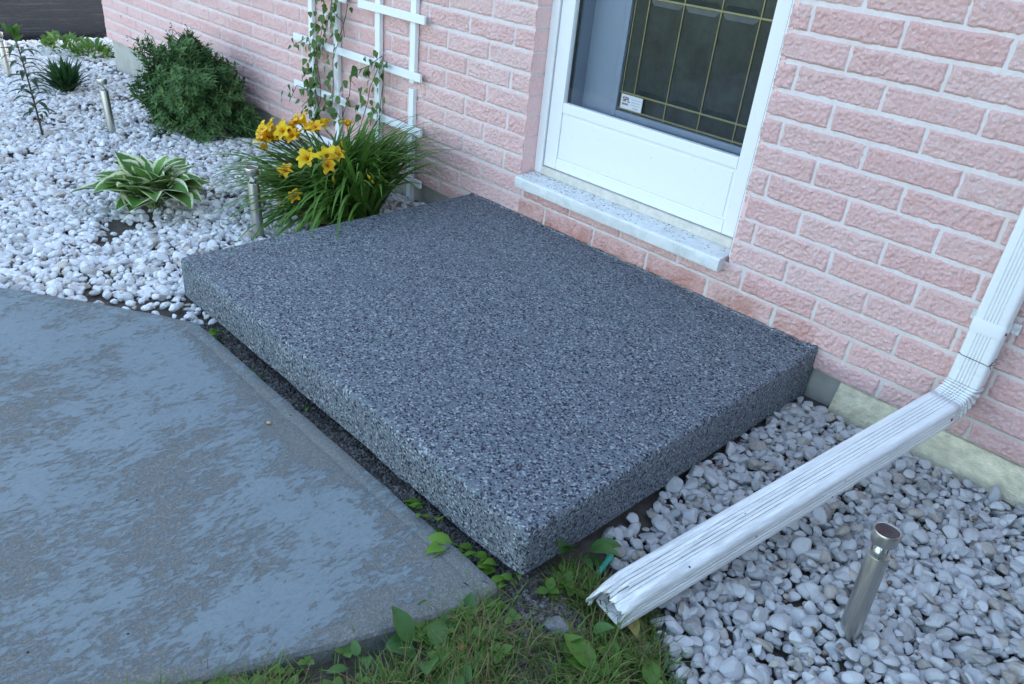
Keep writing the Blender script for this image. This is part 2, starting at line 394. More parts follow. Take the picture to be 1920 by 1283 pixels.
# ------------------------------------------------------------------ builders
ROOT = {}
def tag(o, label=None, cat=None, group=None, kind=None):
    for kk, vv in (('label', label), ('category', cat), ('group', group), ('kind', kind)):
        if vv: o[kk] = vv
    return o
def thing(name, loc, label, cat, group=None):
    o = bpy.data.objects.new(name, None); COL.objects.link(o)
    o.empty_display_size = 0.1
    o.location = loc; ROOT[o.name] = Vector(loc)
    return tag(o, label, cat, group)
def rootloc(p):
    v = Vector((0, 0, 0))
    while p is not None:
        v = v + Vector(p.location); p = p.parent
    return v
class MB:
    def __init__(s): s.V = []; s.F = []; s.MI = []; s.C = []; s.n = 0
    def add(s, verts, faces, mi=0, col=(0.5, 0, 0)):
        verts = np.asarray(verts, float).reshape(-1, 3)
        s.V.append(verts)
        o = s.n
        if isinstance(faces, np.ndarray): s.F.extend((faces + o).tolist())
        else: s.F.extend([[i + o for i in f] for f in faces])
        s.MI.extend([mi] * len(faces))
        c = np.asarray(col, float)
        if c.ndim == 1: c = np.repeat(c[None, :], len(verts), 0)
        s.C.append(c); s.n += len(verts)
    def box(s, x0, x1, y0, y1, z0, z1, mi=0, col=(0.5, 0, 0)):
        v = [(x, y, z) for z in (z0, z1) for y in (y0, y1) for x in (x0, x1)]
        f = [(0, 2, 3, 1), (4, 5, 7, 6), (0, 1, 5, 4), (2, 6, 7, 3), (0, 4, 6, 2), (1, 3, 7, 5)]
        s.add(v, f, mi, col)
    def tube(s, pts, rad, n=8, mi=0, col=(0.5, 0, 0), cap=True):
        pts = [Vector(p) for p in pts]
        rad = list(rad) if hasattr(rad, '__len__') else [rad] * len(pts)
        V = []; up = None
        for i, p in enumerate(pts):
            t = (pts[min(i+1, len(pts)-1)] - pts[max(i-1, 0)]).normalized()
            if up is None: up = t.orthogonal().normalized()
            up = (up - t * up.dot(t)).normalized(); sd = t.cross(up)
            for k in range(n):
                a = 2*PI*k/n
                V.append(p + (up*math.cos(a) + sd*math.sin(a)) * rad[i])
        F = []
        for i in range(len(pts)-1):
            for k in range(n):
                a, b = i*n+k, i*n+(k+1) % n
                F.append((a, b, b+n, a+n))
        if cap:
            F.append(tuple(range(n-1, -1, -1))); F.append(tuple(range((len(pts)-1)*n, len(pts)*n)))
        s.add([tuple(v) for v in V], F, mi, col)
    def lathe(s, prof, n=24, mi=0, org=(0, 0, 0), rot=None, col=(0.5, 0, 0)):
        V = []; m = len(prof)
        for r, z in prof:
            for k in range(n):
                a = 2*PI*k/n
                v = Vector((r*math.cos(a), r*math.sin(a), z))
                if rot is not None: v = rot @ v
                V.append(v + Vector(org))
        F = [(i*n+k, i*n+(k+1) % n, (i+1)*n+(k+1) % n, (i+1)*n+k) for i in range(m-1) for k in range(n)]
        F.append(tuple(range(n-1, -1, -1))); F.append(tuple(range((m-1)*n, m*n)))
        s.add([tuple(v) for v in V], F, mi, col)
    def grid(s, X, Y, Z, mi=0, col=None):
        h, w = X.shape
        V = np.stack([X, Y, Z], -1).reshape(-1, 3)
        i = np.arange(h*w).reshape(h, w)
        F = np.stack([i[:-1, :-1], i[:-1, 1:], i[1:, 1:], i[1:, :-1]], -1).reshape(-1, 4)
        s.add(V, F, mi, (0.5, 0, 0) if col is None else col)
    def build(s, name, mats, parent=None, smooth=True, sharp=None):
        V = np.concatenate(s.V) if s.V else np.zeros((0, 3))
        if parent is not None: V = V - np.array(rootloc(parent))[None, :]
        me = bpy.data.meshes.new(name)
        me.from_pydata(V.tolist(), [], s.F)
        if not isinstance(mats, (list, tuple)): mats = [mats]
        for m in mats: me.materials.append(m)
        me.polygons.foreach_set('material_index', np.array(s.MI, np.int32))
        me.polygons.foreach_set('use_smooth', np.full(len(s.F), smooth))
        ca = me.color_attributes.new('Col', 'FLOAT_COLOR', 'POINT')
        C = np.concatenate(s.C); C = np.concatenate([C, np.ones((len(C), 1))], 1)
        ca.data.foreach_set('color', C.astype(np.float32).ravel())
        me.update()
        if sharp is not None: me.set_sharp_from_angle(angle=R(sharp))
        o = bpy.data.objects.new(name, me); COL.objects.link(o)
        if parent is not None: o.parent = parent
        return o
def copy_tree(o, parent=None):
    c = o.copy(); COL.objects.link(c)
    if parent is not None: c.parent = parent
    for ch in list(o.children): copy_tree(ch, c)
    return c
def bevel_obj(o, w, seg=2):
    md = o.modifiers.new('bevel', 'BEVEL'); md.width = w; md.segments = seg; md.limit_method = 'ANGLE'; md.angle_limit = R(40)
    return o

# ------------------------------------------------------------------ ground heights
def gz(x):
    t = np.clip((-2.2 - np.asarray(x, float)) / 5.4, 0, 1.05)
    return -0.05 - 0.19 * t**1.15
def soil_z(x, y):
    x = np.asarray(x, float); y = np.asarray(y, float)
    left = gz(x) - 0.035
    right = np.full_like(left, -0.125)
    w = np.clip((x + 2.3) / 0.5, 0, 1); w = w*w*(3-2*w)
    h = left*(1-w) + right*w
    w2 = np.clip((-y - 1.9) / 0.6, 0, 1) * np.clip((-2.0 - x)/.4, 0, 1)
    h = h*(1-w2) + np.minimum(h, -0.125)*w2
    lz = np.clip((-1.5 - y)/0.12, 0, 1)*np.clip((0.12 - x)/0.1, 0, 1)*(x > -1.3)
    h = h + 0.022*lz
    gap = np.clip(1 - np.abs(y + 1.655)/0.09, 0, 1) * np.clip((-0.46 - x)/0.15, 0, 1) * (x > -2.6)
    h = h*(1-gap) + np.maximum(h, -0.102)*gap
    return h + 0.008 * fbm(x*6, y*6, 0, 2) * (np.abs(x) < 12)
def axis(a, b, step, far):
    core = np.arange(a, b, step)
    out = []
    d = step*2; v = b
    while v < far: out.append(v); v += d; d *= 1.6
    lo = []; d = step*2; v = a - d
    while v > -far: lo.append(v); d *= 1.6; v -= d
    return np.array(lo[::-1] + list(core) + out + [far*1.2])
gx = axis(-10.0, 2.0, 0.04, 260); gy = axis(-3.2, 1.0, 0.04, 260)
X, Y = np.meshgrid(gx, gy)
mb = MB(); mb.grid(X, Y, soil_z(X, Y)); tag(mb.build('ground', MAT['soil']), kind='structure')

# driveway beyond the end of the house
def ragged(a, n, amp): return a + amp * fbm(np.linspace(0, 14, n), 3.3, 1.0, 3)
n = 120
ys = np.linspace(-9, 14, n); xe = ragged(-9.28, n, 0.035)
X = np.stack([xe + 0.02, xe, xe - 0.25, xe - 2.0, xe - 9.0]); Yg = np.stack([ys]*5)
Z = np.stack([np.full(n, -0.31), np.full(n, -0.235), np.full(n, -0.225), np.full(n, -0.22), np.full(n, -0.24)])
mb = MB(); mb.grid(X[::-1], Yg[::-1], Z[::-1]); tag(mb.build('driveway', MAT['asphalt']), kind='structure')

# ------------------------------------------------------------------ slabs
def ring_inset(P, d):
    P = np.asarray(P, float); m = len(P); out = []
    for i in range(m):
        a, b, c = P[i-1], P[i], P[(i+1) % m]
        e1 = (b-a)/np.linalg.norm(b-a); e2 = (c-b)/np.linalg.norm(c-b)
        n1 = np.array([-e1[1], e1[0]]); n2 = np.array([-e2[1], e2[0]])
        nn = n1+n2; nn = nn/np.linalg.norm(nn); k = d/max(0.35, nn@n1)
        out.append(b + nn*k)
    return np.array(out)
def round_poly(pts, rad, step=0.03, nseg=5):
    pts = [np.array(p, float) for p in pts]; m = len(pts); out = []
    for i in range(m):
        a, b, c = pts[i-1], pts[i], pts[(i+1) % m]
        u = (a-b)/np.linalg.norm(a-b); w = (c-b)/np.linalg.norm(c-b)
        r = rad[i] if hasattr(rad, '__len__') else rad
        p0, p1 = b + u*r, b + w*r
        arc = [(1-t)**2*p0 + 2*t*(1-t)*b + t*t*p1 for t in np.linspace(0, 1, nseg)]
        if out:
            q = out[-1]; L = np.linalg.norm(arc[0]-q); k = max(1, int(L/step))
            out += [q + (arc[0]-q)*t/k for t in range(1, k)]
        out += arc
    q = out[-1]; L = np.linalg.norm(out[0]-q); k = max(1, int(L/step))
    out += [q + (out[0]-q)*t/k for t in range(1, k)]
    return np.array(out)
def slab(P, rings, zfun=None, edge=0.0):
    mb = MB(); m = len(P); V = []
    for j, (d, z) in enumerate(rings):
        q = ring_inset(P, d)
        if edge:
            q = q + edge * np.stack([fbm(P[:, 0]*14, P[:, 1]*14, 0.7, 3), fbm(P[:, 0]*14 + 40, P[:, 1]*14, 0.7, 3)], -1)
        zz = np.full(m, z) if not callable(z) else z(q[:, 0], q[:, 1])
        V.append(np.column_stack([q, zz]))
    F = []
    for j in range(len(rings)-1):
        for i in range(m):
            a, b = j*m+i, j*m+(i+1) % m
            F.append((a, b, b+m, a+m))
    from mathutils.geometry import tessellate_polygon
    o_ = (len(rings)-1)*m
    for tri in tessellate_polygon([[Vector((v[0], v[1], 0)) for v in V[-1]]]):
        a, b, c = [V[-1][i] for i in tri]
        if (b[0]-a[0])*(c[1]-a[1]) - (b[1]-a[1])*(c[0]-a[0]) < 0: tri = tri[::-1]
        F.append(tuple(i + o_ for i in tri))
    mb.add(np.concatenate(V), F)
    return mb
# front porch slab
P = round_poly([(-2.462, 0.006), (-2.462, -1.617), (-0.421, -1.617), (-0.421, 0.006)], [0.005, 0.02, 0.012, 0.005], 0.03)
def zb(x, y):
    z = -0.062 + 0.012*fbm(x*3, y*3, 2.0, 3)
    return z - 0.045*np.clip((y+1.1)/1.1, 0, 1)*(x > -0.7) + 0.02*np.clip((x+0.8)/0.38, 0, 1)*np.clip((-y-1.3)/0.3, 0, 1)
mb = slab(P, [(0.12, lambda x, y: zb(x, y)+0.03), (0.0, zb), (0.0, lambda x, y: zb(x, y)+0.01), (0.0, 0.02), (0.0, 0.094), (0.004, 0.1035), (0.013, 0.107)])
o = mb.build('porch_slab', MAT['flake'], sharp=50)
tag(o, 'thick grey speckled granite-flake porch slab below the white door', 'porch slab')

mb = MB()
rx = np.arange(-2.455, -0.425, 0.012)
mb.tube([(x, -0.013 + 0.004*float(vnoise(x*40, 1, 0)), 0.1065 + 0.002*float(vnoise(x*55, 4, 0))) for x in rx], [0.0065 + 0.0035*float(vnoise(x*60, 9, 2)) + (0.006 if x > -0.47 else 0) for x in rx], 7)
mb.build('edge_bead', MAT['flake'], o)
# concrete walkway with an edging groove
padpts = [(-2.19, -1.682), (-2.573, -1.945), (-2.90, -2.19), (-3.6, -2.95), (-4.4, -4.4), (-4.6, -9), (-1.9, -9), (-1.45, -5.2), (-1.05, -3.3), (-0.66, -2.37), (-0.50, -1.96), (-0.432, -1.74), (-0.436, -1.678)]
P = round_poly(padpts, [0.04, .1, .1, .2, .3, .05, .05, .3, .3, .2, .08, .03, .02], 0.035)
mb = slab(P, [(0.0, -0.2), (0.0, -0.062), (0.006, -0.0525), (0.012, -0.05), (0.046, -0.0495), (0.056, -0.0525), (0.068, -0.0495)], edge=0.004)
tag(mb.build('walkway', MAT['pad'], sharp=25), kind='structure')

# ------------------------------------------------------------------ house
house = thing('brick_house', (-4.0, 0.0, -0.1), 'pink split-face brick house wall with white storm door above the porch slab', 'house')
HX0, HX1, OPL, OPR, OPT = -7.68, 6.0, -2.108, -0.882, 2.45
LEFTB, RIGHTB = [-2.241, -2.405], [-0.637, -0.805]     # odd, even course bed joints
JT = 0.0058
bricks = MB()
def brick_face(x0, x1, z0, z1, seed, side='m'):
    vis = z1 < 1.45 and x0 < 0.75
    if not vis: step = 0.03
    elif x1 > -3.2: step = 0.0036
    elif x1 > -5: step = 0.007
    else: step = 0.010
    nx = max(3, int((x1-x0)/step)+1); nz = max(4, int((z1-z0)/step)+1)
    u = np.linspace(0, 1, nx); w = np.linspace(0, 1, nz)
    X, Z = np.meshgrid(x0 + u*(x1-x0), z0 + w*(z1-z0))
    # ragged outline
    jx = 0.0028*fbm(Z*40, seed, 0.5, 2); jz = 0.0022*fbm(X*30, seed, 8.5, 2)
    ex = X-x0 if side == 'l' else x1-X if side == 'r' else np.minimum(X-x0, x1-X); ez = np.minimum(Z-z0, z1-Z)
    e = np.minimum(ex + np.abs(jx)*0.6, ez + np.abs(jz)*0.6)
    prof = np.clip(e/0.010, 0, 1)**0.6
    big = fbm(X*13, seed*3.1, Z*17, 3); sm = fbm(X*120, seed*1.7, Z*120, 2)
    out = 0.0056 + 0.0026*big + 0.0042*sm + 0.002*rng.normal()*0.5
    out = np.maximum(out, 0.0012) * prof - 0.006*(1-prof)
    Y = -out
    cr = float(np.clip(rng.normal(0.5, 0.26), 0, 1))
    col = np.zeros((X.size, 3)); col[:, 0] = np.clip(cr + 0.12*fbm(X*10, seed, Z*10, 2).ravel(), 0, 1)
    bricks.grid(X + jx*(prof < 1), Y, Z + jz*(prof < 1), 0, col)
NC = 27
def course_segments(c):
    even = c % 2 == 0
    j_ = lambda q: 0.0050 if q > 7 else 0.0036 + 0.0007*math.sin(q*2.3)
    z0, z1 = c*0.1 + j_(c), (c+1)*0.1 - j_(c+1)
    if c == 0: z0 = 0.0195
    segs = []
    hasop = 0.262 < (c+1)*0.1 - 0.04 and c*0.1 < OPT
    jl = LEFTB[1 if even else 0]; jr = RIGHTB[1 if even else 0]
    xs = [jl - 0.3215*i for i in range(30)]
    xs = [HX0 + 0.0] + sorted([x for x in xs if x > HX0 + 0.05])
    for a, b in zip(xs[:-1], xs[1:]): segs.append((a, b, 'm'))
    rs = [jr + 0.3205*i for i in range(30)]; rs = [x for x in rs if x < HX1]
    if hasop:
        segs.append((xs[-1], OPL, 'l')); segs.append((OPR, rs[0], 'r'))
    else:
        k = 4; d = (rs[0]-xs[-1])/round((rs[0]-xs[-1])/0.32)
        q = xs[-1]
        while q < rs[0]-0.02: segs.append((q, q+d, 'm')); q += d
    for a, b in zip(rs[:-1], rs[1:]): segs.append((a, b, 'm'))
    return segs, z0, z1
sd = 0
for c in range(NC):
    segs, z0, z1 = course_segments(c)
    for a, b, t in segs:
        sd += 1
        g1 = 0.0033*rng.uniform(0.6, 1.3); g2 = 0.0033*rng.uniform(0.6, 1.3)
        x0 = a + (0 if (t == 'r' or a == HX0) else g1); x1 = b - (0 if t == 'l' else g2)
        za = z0 + rng.normal()*0.0008; zz = z1 + rng.normal()*0.0008
        brick_face(x0, x1, za, zz, sd*0.73, t)
        if t == 'l':      # smooth sawn return into the door recess
            bricks.box(OPL-0.02, OPL+0.0005, -0.0035, 0.16, z0, z1, 1, (rng.uniform(.2, .6), 0, 0))
        if t == 'r':
            bricks.box(OPR-0.0005, OPR+0.02, -0.0035, 0.16, z0, z1, 1, (rng.uniform(.2, .6), 0, 0))
# mortar sheet around the opening, slightly uneven, and in the reveals
def mortar_sheet(x0, x1, z0, z1, st):
    X, Z = np.meshgrid(np.linspace(x0, x1, max(2, int((x1-x0)/st))), np.linspace(z0, z1, max(2, int((z1-z0)/st))))
    bricks.grid(X, 0.0005 - 0.0016*fbm(X*22, 0.3, Z*22, 3), Z, 2)
mortar_sheet(HX0, OPL, 0.0195, 1.45, 0.012); mortar_sheet(OPR, 0.8, 0.0195, 1.45, 0.008)
mortar_sheet(OPL, OPR, 0.0195, 0.262, 0.012)
mortar_sheet(HX0, OPL, 1.45, 2.7, 0.1); mortar_sheet(OPR, 0.8, 1.45, 2.7, 0.1); mortar_sheet(0.8, HX1, 0.0195, 2.7, 0.1)
mortar_sheet(OPL, OPR, OPT, 2.7, 0.1)
bricks.box(OPL-0.018, OPL-0.002, 0.0035, 0.16, 0.262, OPT, 2); bricks.box(OPR+0.002, OPR+0.018, 0.0035, 0.16, 0.262, OPT, 2)
# house end and body behind the skin
bricks.box(HX0, HX1, 0.28, 7.5, 0.02, 2.7, 2)
bricks.box(HX0, OPL-0.019, 0.159, 0.279, 0.02, 2.7, 2); bricks.box(OPR+0.019, HX1, 0.159, 0.279, 0.02, 2.7, 2)
bricks.box(HX0, OPL-0.019, 0.006, 0.158, 0.02, 2.7, 2); bricks.box(OPR+0.019, HX1, 0.006, 0.158, 0.02, 2.7, 2); bricks.box(OPL-0.018, OPR+0.018, 0.006, 0.158, OPT+0.002, 2.7, 2)
bricks.box(OPL-0.018, OPR+0.018, 0.006, 0.158, 0.02, 0.26, 2)
wall = bricks.build('wall', [MAT['brick'], MAT['brick_side'], MAT['mortar']], house, sharp=55)
# cut the body out behind the entry door: a dark lobby is hidden by the closed door, so the body simply starts behind it

mb = MB()
X, Z = np.meshgrid(np.linspace(HX0+0.03, HX1, 300), np.linspace(-0.55, 0.0185, 14))
mb.grid(X, 0.030 + 0.002*fbm(X*6, 0, Z*6, 2), Z)
mb.box(HX0+0.03, HX1, 0.034, 7.4, -0.55, 0.0175)
mb.build('foundation', MAT['found'], house)
# cream parging proud of the brick, right of the slab
X, T = np.meshgrid(np.linspace(-0.3, HX1, 260), np.linspace(0, 1, 12))
top = 0.0155; Zp = top - 0.30*T
Yp = -0.006 - 0.035*T + 0.0025*fbm(X*11, 1.0, Zp*11, 3)
mb = MB(); mb.grid(X - 0.02*T*(X < -0.29), Yp, Zp)
Xe, Te = np.meshgrid(np.array([0., 1.]), np.linspace(0, 1, 12))
mb.grid(np.where(Xe < .5, -0.3, -0.3) - 0.02*Te, np.where(Xe < .5, 0.04, -0.006 - 0.035*Te), top - 0.30*Te)
Xt, Tt = np.meshgrid(np.linspace(-0.3, HX1, 260), np.array([0., 1.]))
mb.grid(Xt, np.where(Tt > .5, 0.03, -0.006) , top + 0.0018*(Tt > .5) + 0*Xt)
mb.build('parging', MAT['parge'], house)

# sill
mb = MB()
xs_ = np.linspace(-2.097, -0.9, 60)
prof = [(0.10, 0.262), (-0.050, 0.262), (-0.052, 0.268), (-0.052, 0.308), (-0.046, 0.317), (0.10, 0.3225)]
V = []
for x in xs_:
    for (y, z) in prof:
        n_ = 0.0015*float(fbm(x*20, y*20, z*20, 2))
        V.append((x, y - (n_ if y < 0 else 0), z))
m_ = len(prof); F = []
for i in range(len(xs_)-1):
    for j in range(m_-1): F.append((i*m_+j, (i+1)*m_+j, (i+1)*m_+j+1, i*m_+j+1))
F.append(tuple(range(m_))); F.append(tuple(range((len(xs_)-1)*m_ + m_-1, (len(xs_)-1)*m_-1, -1)))
mb.add(V, F); mb.build('door_sill', MAT['sill'], house, sharp=30)

# frame, threshold
fr = MB()
fr.box(-2.107, -2.058, 0.088, 0.150, 0.322, OPT); fr.box(-0.93, -0.8825, 0.088, 0.150, 0.322, OPT)
fr.box(-2.057, -0.931, 0.088, 0.150, OPT-0.06, OPT)
frame = fr.build('door_frame', MAT['white'], house, smooth=False); bevel_obj(frame, 0.004)
ck = MB(); ck.box(-0.8884, -0.8826, -0.003, 0.02, 0.324, OPT); ck.build('caulk_bead', MAT['white'], house, smooth=False)
ck = MB(); ck.box(-0.8912, -0.8886, 0.0, 0.02, 0.324, OPT); ck.build('frame_gap', MAT['dark'], house, smooth=False)
t_ = MB(); t_.box(-2.056, -0.932, 0.082, 0.152, 0.3215, 0.361)
th = t_.build('threshold', MAT['thresh'], house, smooth=False); bevel_obj(th, 0.004)
# storm door
SD0, SD1, SDT = -2.051, -0.936, OPT-0.066
sd_ = MB()
sd_.box(SD0, -1.972, 0.096, 0.128, 0.3645, SDT); sd_.box(-1.0, SD1, 0.096, 0.128, 0.3645, SDT)
sd_.box(-1.971, -1.001, 0.0965, 0.1275, 0.3645, 0.422); sd_.box(-1.971, -1.001, 0.0965, 0.1275, 0.644, 0.692); sd_.box(-1.971, -1.001, 0.0965, 0.1275, SDT-0.09, SDT-0.001)
storm = sd_.build('storm_door', MAT['white'], house, smooth=False); bevel_obj(storm, 0.0035)
kp = MB(); kp.box(-1.971, -1.001, 0.1035, 0.124, 0.4225, 0.6435); kp.box(-1.958, -1.014, 0.1005, 0.1034, 0.4355, 0.6305)
kpo = kp.build('kick_panel', MAT['white'], storm, smooth=False); bevel_obj(kpo, 0.002)
gl = MB(); gl.box(-1.971, -1.001, 0.110, 0.114, 0.6925, SDT-0.0905)
gl.build('glass_pane', MAT['glass'], storm, smooth=False)
gk = MB()
gk.box(-1.972, -1.964, 0.1276, 0.136, 0.69, SDT-0.09)
gk.build('glazing_gasket', MAT['dark'], storm, smooth=False)
# inner jamb and entry door behind the glass
ij = MB()
ij.box(-2.107, -1.962, 0.1505, 0.262, 0.322, OPT); ij.box(-1.008, -0.8825, 0.1505, 0.262, 0.322, OPT)
ij.box(-1.961, -1.009, 0.1525, 0.262, 0.322, 0.365)
ij.build('inner_jamb', MAT['inner'], house, smooth=False)
ed = MB()
EG0, EG1, EGB, EGT = -1.747, -1.045, 0.700, 2.25
ed.box(-1.9615, EG0-0.03, 0.222, 0.262, 0.3655, OPT-0.02); ed.box(EG1+0.0, -1.0085, 0.222, 0.262, 0.3655, OPT-0.02)
ed.box(EG0-0.0295, EG1-0.0005, 0.2225, 0.262, 0.3655, EGB-0.03); ed.box(EG0-0.0295, EG1-0.0005, 0.2225, 0.262, EGT, OPT-0.02)
ed.box(EG0-0.0292, EG0, 0.214, 0.262, EGB-0.0295, EGT-0.0005, 0); ed.box(EG0+0.0005, EG1-0.001, 0.2145, 0.262, EGB-0.0295, EGB)
entry = ed.build('entry_door', MAT['inner'], house, smooth=False); bevel_obj(entry, 0.003)
wg = MB(); wg.box(EG0+0.0005, EG1-0.001, 0.232, 0.242, EGB+0.0005, EGT-0.0005); wg.build('window_glass', MAT['dglass'], entry, smooth=False)
cm = MB()
for x in (-1.735, -1.663, -1.482, -1.300, -1.120, -1.055):
    cm.box(x-0.0023, x+0.0023, 0.2275, 0.2318, EGB+0.004, EGT-0.004)
for z in (0.711, 0.785, 1.197, 1.61, 2.02):
    cm.box(EG0+0.003, EG1-0.003, 0.2265, 0.2316, z-0.0034, z+0.0034)
cmo = cm.build('brass_came', MAT['brass'], entry, smooth=False)
# raised bevelled panes: light-catching facets along the pane bottoms
bv = MB()
for (a, b_) in ((-1.659, -1.486), (-1.478, -1.304), (-1.296, -1.124)):
    for (zb_, zt_) in ((0.79, 1.192), (1.202, 1.605)):
        o_, i_ = 0.2317, 0.2275
        q = 0.022
        V = [(a, o_, zb_), (b_, o_, zb_), (b_, o_, zt_), (a, o_, zt_), (a+q, i_, zb_+q), (b_-q, i_, zb_+q), (b_-q, i_, zt_-q), (a+q, i_, zt_-q)]
        bv.add(V, [(0, 1, 5, 4), (1, 2, 6, 5), (2, 3, 7, 6), (3, 0, 4, 7), (4, 5, 6, 7)])
bv.build('bevelled_glass', MAT['dglass'], entry, smooth=False)
def text_mesh(body, size, mat_ix, mb, origin, extr=0.0004, shear=0.0):
    cu = bpy.data.curves.new('txt', 'FONT'); cu.body = body; cu.size = size; cu.extrude = extr; cu.offset = size*0.02; cu.shear = shear
    ob = bpy.data.objects.new('txt', cu); COL.objects.link(ob)
    dg = bpy.context.evaluated_depsgraph_get(); me = bpy.data.meshes.new_from_object(ob.evaluated_get(dg))
    V = [(origin[0]+v.co.x, origin[1]-v.co.z, origin[2]+v.co.y) for v in me.vertices]
    F = [tuple(p_.vertices) for p_ in me.polygons]
    mb.add(V, F, mat_ix)
    bpy.data.objects.remove(ob); bpy.data.curves.remove(cu); bpy.data.meshes.remove(me)
stk = MB()
stk.box(-1.727, -1.606, 0.2215, 0.2255, 0.7155, 0.779, 0)
text_mesh('SPL', 0.030, 1, stk, (-1.719, 0.221, 0.748))
text_mesh('atout', 0.0165, 1, stk, (-1.719, 0.221, 0.733))
for i in range(3): stk.box(-1.668, -1.615, 0.2211, 0.2214, 0.762-0.012*i, 0.765-0.012*i, 2)
stk.box(-1.655, -1.625, 0.2211, 0.2214, 0.7225, 0.7285, 2)
stk.build('sticker', [MAT['card'], MAT['ink'], MAT['inkgrey']], entry, smooth=False)

# ------------------------------------------------------------------ marble chips
def icos(sub):
    bm = bmesh.new(); bmesh.ops.create_icosphere(bm, subdivisions=sub, radius=1)
    V = np.array([v.co[:] for v in bm.verts]); F = np.array([[v.index for v in f.verts] for f in bm.faces]); bm.free()
    return V, F
def chip_variants(sub, n, p=16.0):
    V, F = icos(sub); out = []
    for i in range(n):
        k = rng.integers(7, 12); N = rng.normal(size=(k, 3)); N /= np.linalg.norm(N, axis=1)[:, None]
        h = rng.uniform(0.5, 1.0, k)
        dt = np.maximum(V @ N.T, 1e-3)
        rr = 1.06/np.power((np.power(dt/h, p)).sum(1) + 1.0, 1/p)
        W = V * rr[:, None]
        W = W * np.array([1.0, rng.uniform(0.62, 0.9), rng.uniform(0.42, 0.68)])
        out.append(W)
    return out, F
def rand_rot(n, tilt):
    a = rng.uniform(0, 2*PI, n); b = rng.normal(0, tilt, n); c = rng.normal(0, tilt, n)
    ca, sa, cb, sb, cc, sc_ = np.cos(a), np.sin(a), np.cos(b), np.sin(b), np.cos(c), np.sin(c)
    o = np.zeros(n); i = np.ones(n)
    Rz = np.array([[ca, -sa, o], [sa, ca, o], [o, o, i]]).transpose(2, 0, 1)
    Rx = np.array([[i, o, o], [o, cb, -sb], [o, sb, cb]]).transpose(2, 0, 1)
    Ry = np.array([[cc, o, sc_], [o, i, o], [-sc_, o, cc]]).transpose(2, 0, 1)
    return Rx @ Ry @ Rz
def inside(px, py, poly):
    r = np.zeros(len(px), bool); j = len(poly)-1
    for i in range(len(poly)):
        xi, yi = poly[i]; xj, yj = poly[j]
        c = ((yi > py) != (yj > py)) & (px < (xj-xi)*(py-yi)/(yj-yi+1e-12)+xi)
        r ^= c; j = i
    return r
def pebbles(name, poly, spacing, size, zf, sub, label, layers=2, holes=(), bare=0.0, wall=True, warm=0.1, bright=1.0, sharp=None, cut=16.0, tint=None):
    poly = np.array(poly); lo = poly.min(0); hi = poly.max(0)
    var, F = chip_variants(sub, 16, cut)
    P = []
    for L in range(layers):
        sp = spacing*(1.0 if L == 0 else 1.25 if L == 1 else 1.9)
        gx_, gy_ = np.meshgrid(np.arange(lo[0], hi[0], sp), np.arange(lo[1], hi[1], sp*0.88))
        gx_ = gx_ + (np.arange(gx_.shape[0]) % 2)[:, None]*sp/2
        x = (gx_ + rng.uniform(-.36, .36, gx_.shape)*sp).ravel(); y = (gy_ + rng.uniform(-.36, .36, gy_.shape)*sp).ravel()
        k = inside(x, y, poly)
        if bare: k &= (fbm(x*2.6, y*2.6, L*0.0 + 4.0, 3) > -1.15 + bare + (0.12 if L else 0)) | (rng.random(len(x)) < (0.35 if L == 0 else 0.08))
        for (hx, hy, hr) in holes: k &= ((x-hx)**2 + (y-hy)**2) > hr*hr
        x, y = x[k], y[k]
        s = size*np.clip(rng.lognormal(0, 0.31, len(x)), 0.45, 1.8)*0.5
        z = zf(x, y) + s*0.35 + L*size*0.30 + rng.uniform(-.1, .1, len(x))*size
        P.append(np.column_stack([x, y, z, s]))
    P = np.concatenate(P); nP = len(P)
    if wall: P = P[P[:, 1] < -P[:, 3]*0.9 + 0.03] if wall is True else P
    nP = len(P)
    Rm = rand_rot(nP, 0.38); vi = rng.integers(0, len(var), nP)
    nv = len(var[0]); V = np.empty((nP, nv, 3)); C = np.empty((nP, nv, 3))
    t = rng.random(nP)
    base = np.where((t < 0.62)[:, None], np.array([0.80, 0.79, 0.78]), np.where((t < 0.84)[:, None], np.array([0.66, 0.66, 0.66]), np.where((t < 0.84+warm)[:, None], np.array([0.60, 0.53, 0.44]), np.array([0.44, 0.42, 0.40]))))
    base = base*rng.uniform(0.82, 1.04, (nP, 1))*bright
    if tint is not None: base = np.array(tint)*rng.uniform(0.5, 1.5, (nP, 1))
    lit = rng.random(nP) < 0.03
    base[lit] = np.array([0.13, 0.075, 0.05]); P[lit, 3] *= 0.4; P[lit, 2] += size*0.16
    for i in range(nP):
        V[i] = (var[vi[i]]*P[i, 3]) @ Rm[i].T + P[i, :3]
    C[:] = base[:, None, :]
    FF = (F[None] + (np.arange(nP)*nv)[:, None, None]).reshape(-1, 3)
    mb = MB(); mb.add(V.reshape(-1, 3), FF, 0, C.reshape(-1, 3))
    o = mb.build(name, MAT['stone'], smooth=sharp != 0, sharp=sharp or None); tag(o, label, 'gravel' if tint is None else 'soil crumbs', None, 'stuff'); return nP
lamp_spots = [(0.232, -1.052)]
n1 = pebbles('gravel', [(-9.22, 1.6), (-9.22, -3.2), (-4.6, -3.4), (-3.62, -2.93), (-2.92, -2.17), (-2.585, -1.925), (-2.21, -1.68), (-2.17, -1.63), (-2.47, -1.60), (-2.47, -0.02), (-7.70, -0.02), (-7.78, 1.6)],
        0.032, 0.039, lambda x, y: gz(x)-0.03, 2, 'white marble chip gravel filling the bed left of the porch slab', 2, holes=[(-3.0, -0.52, 0.24)], bare=0.62, wall=False, warm=0.08, sharp=0, bright=0.94, cut=50.0)
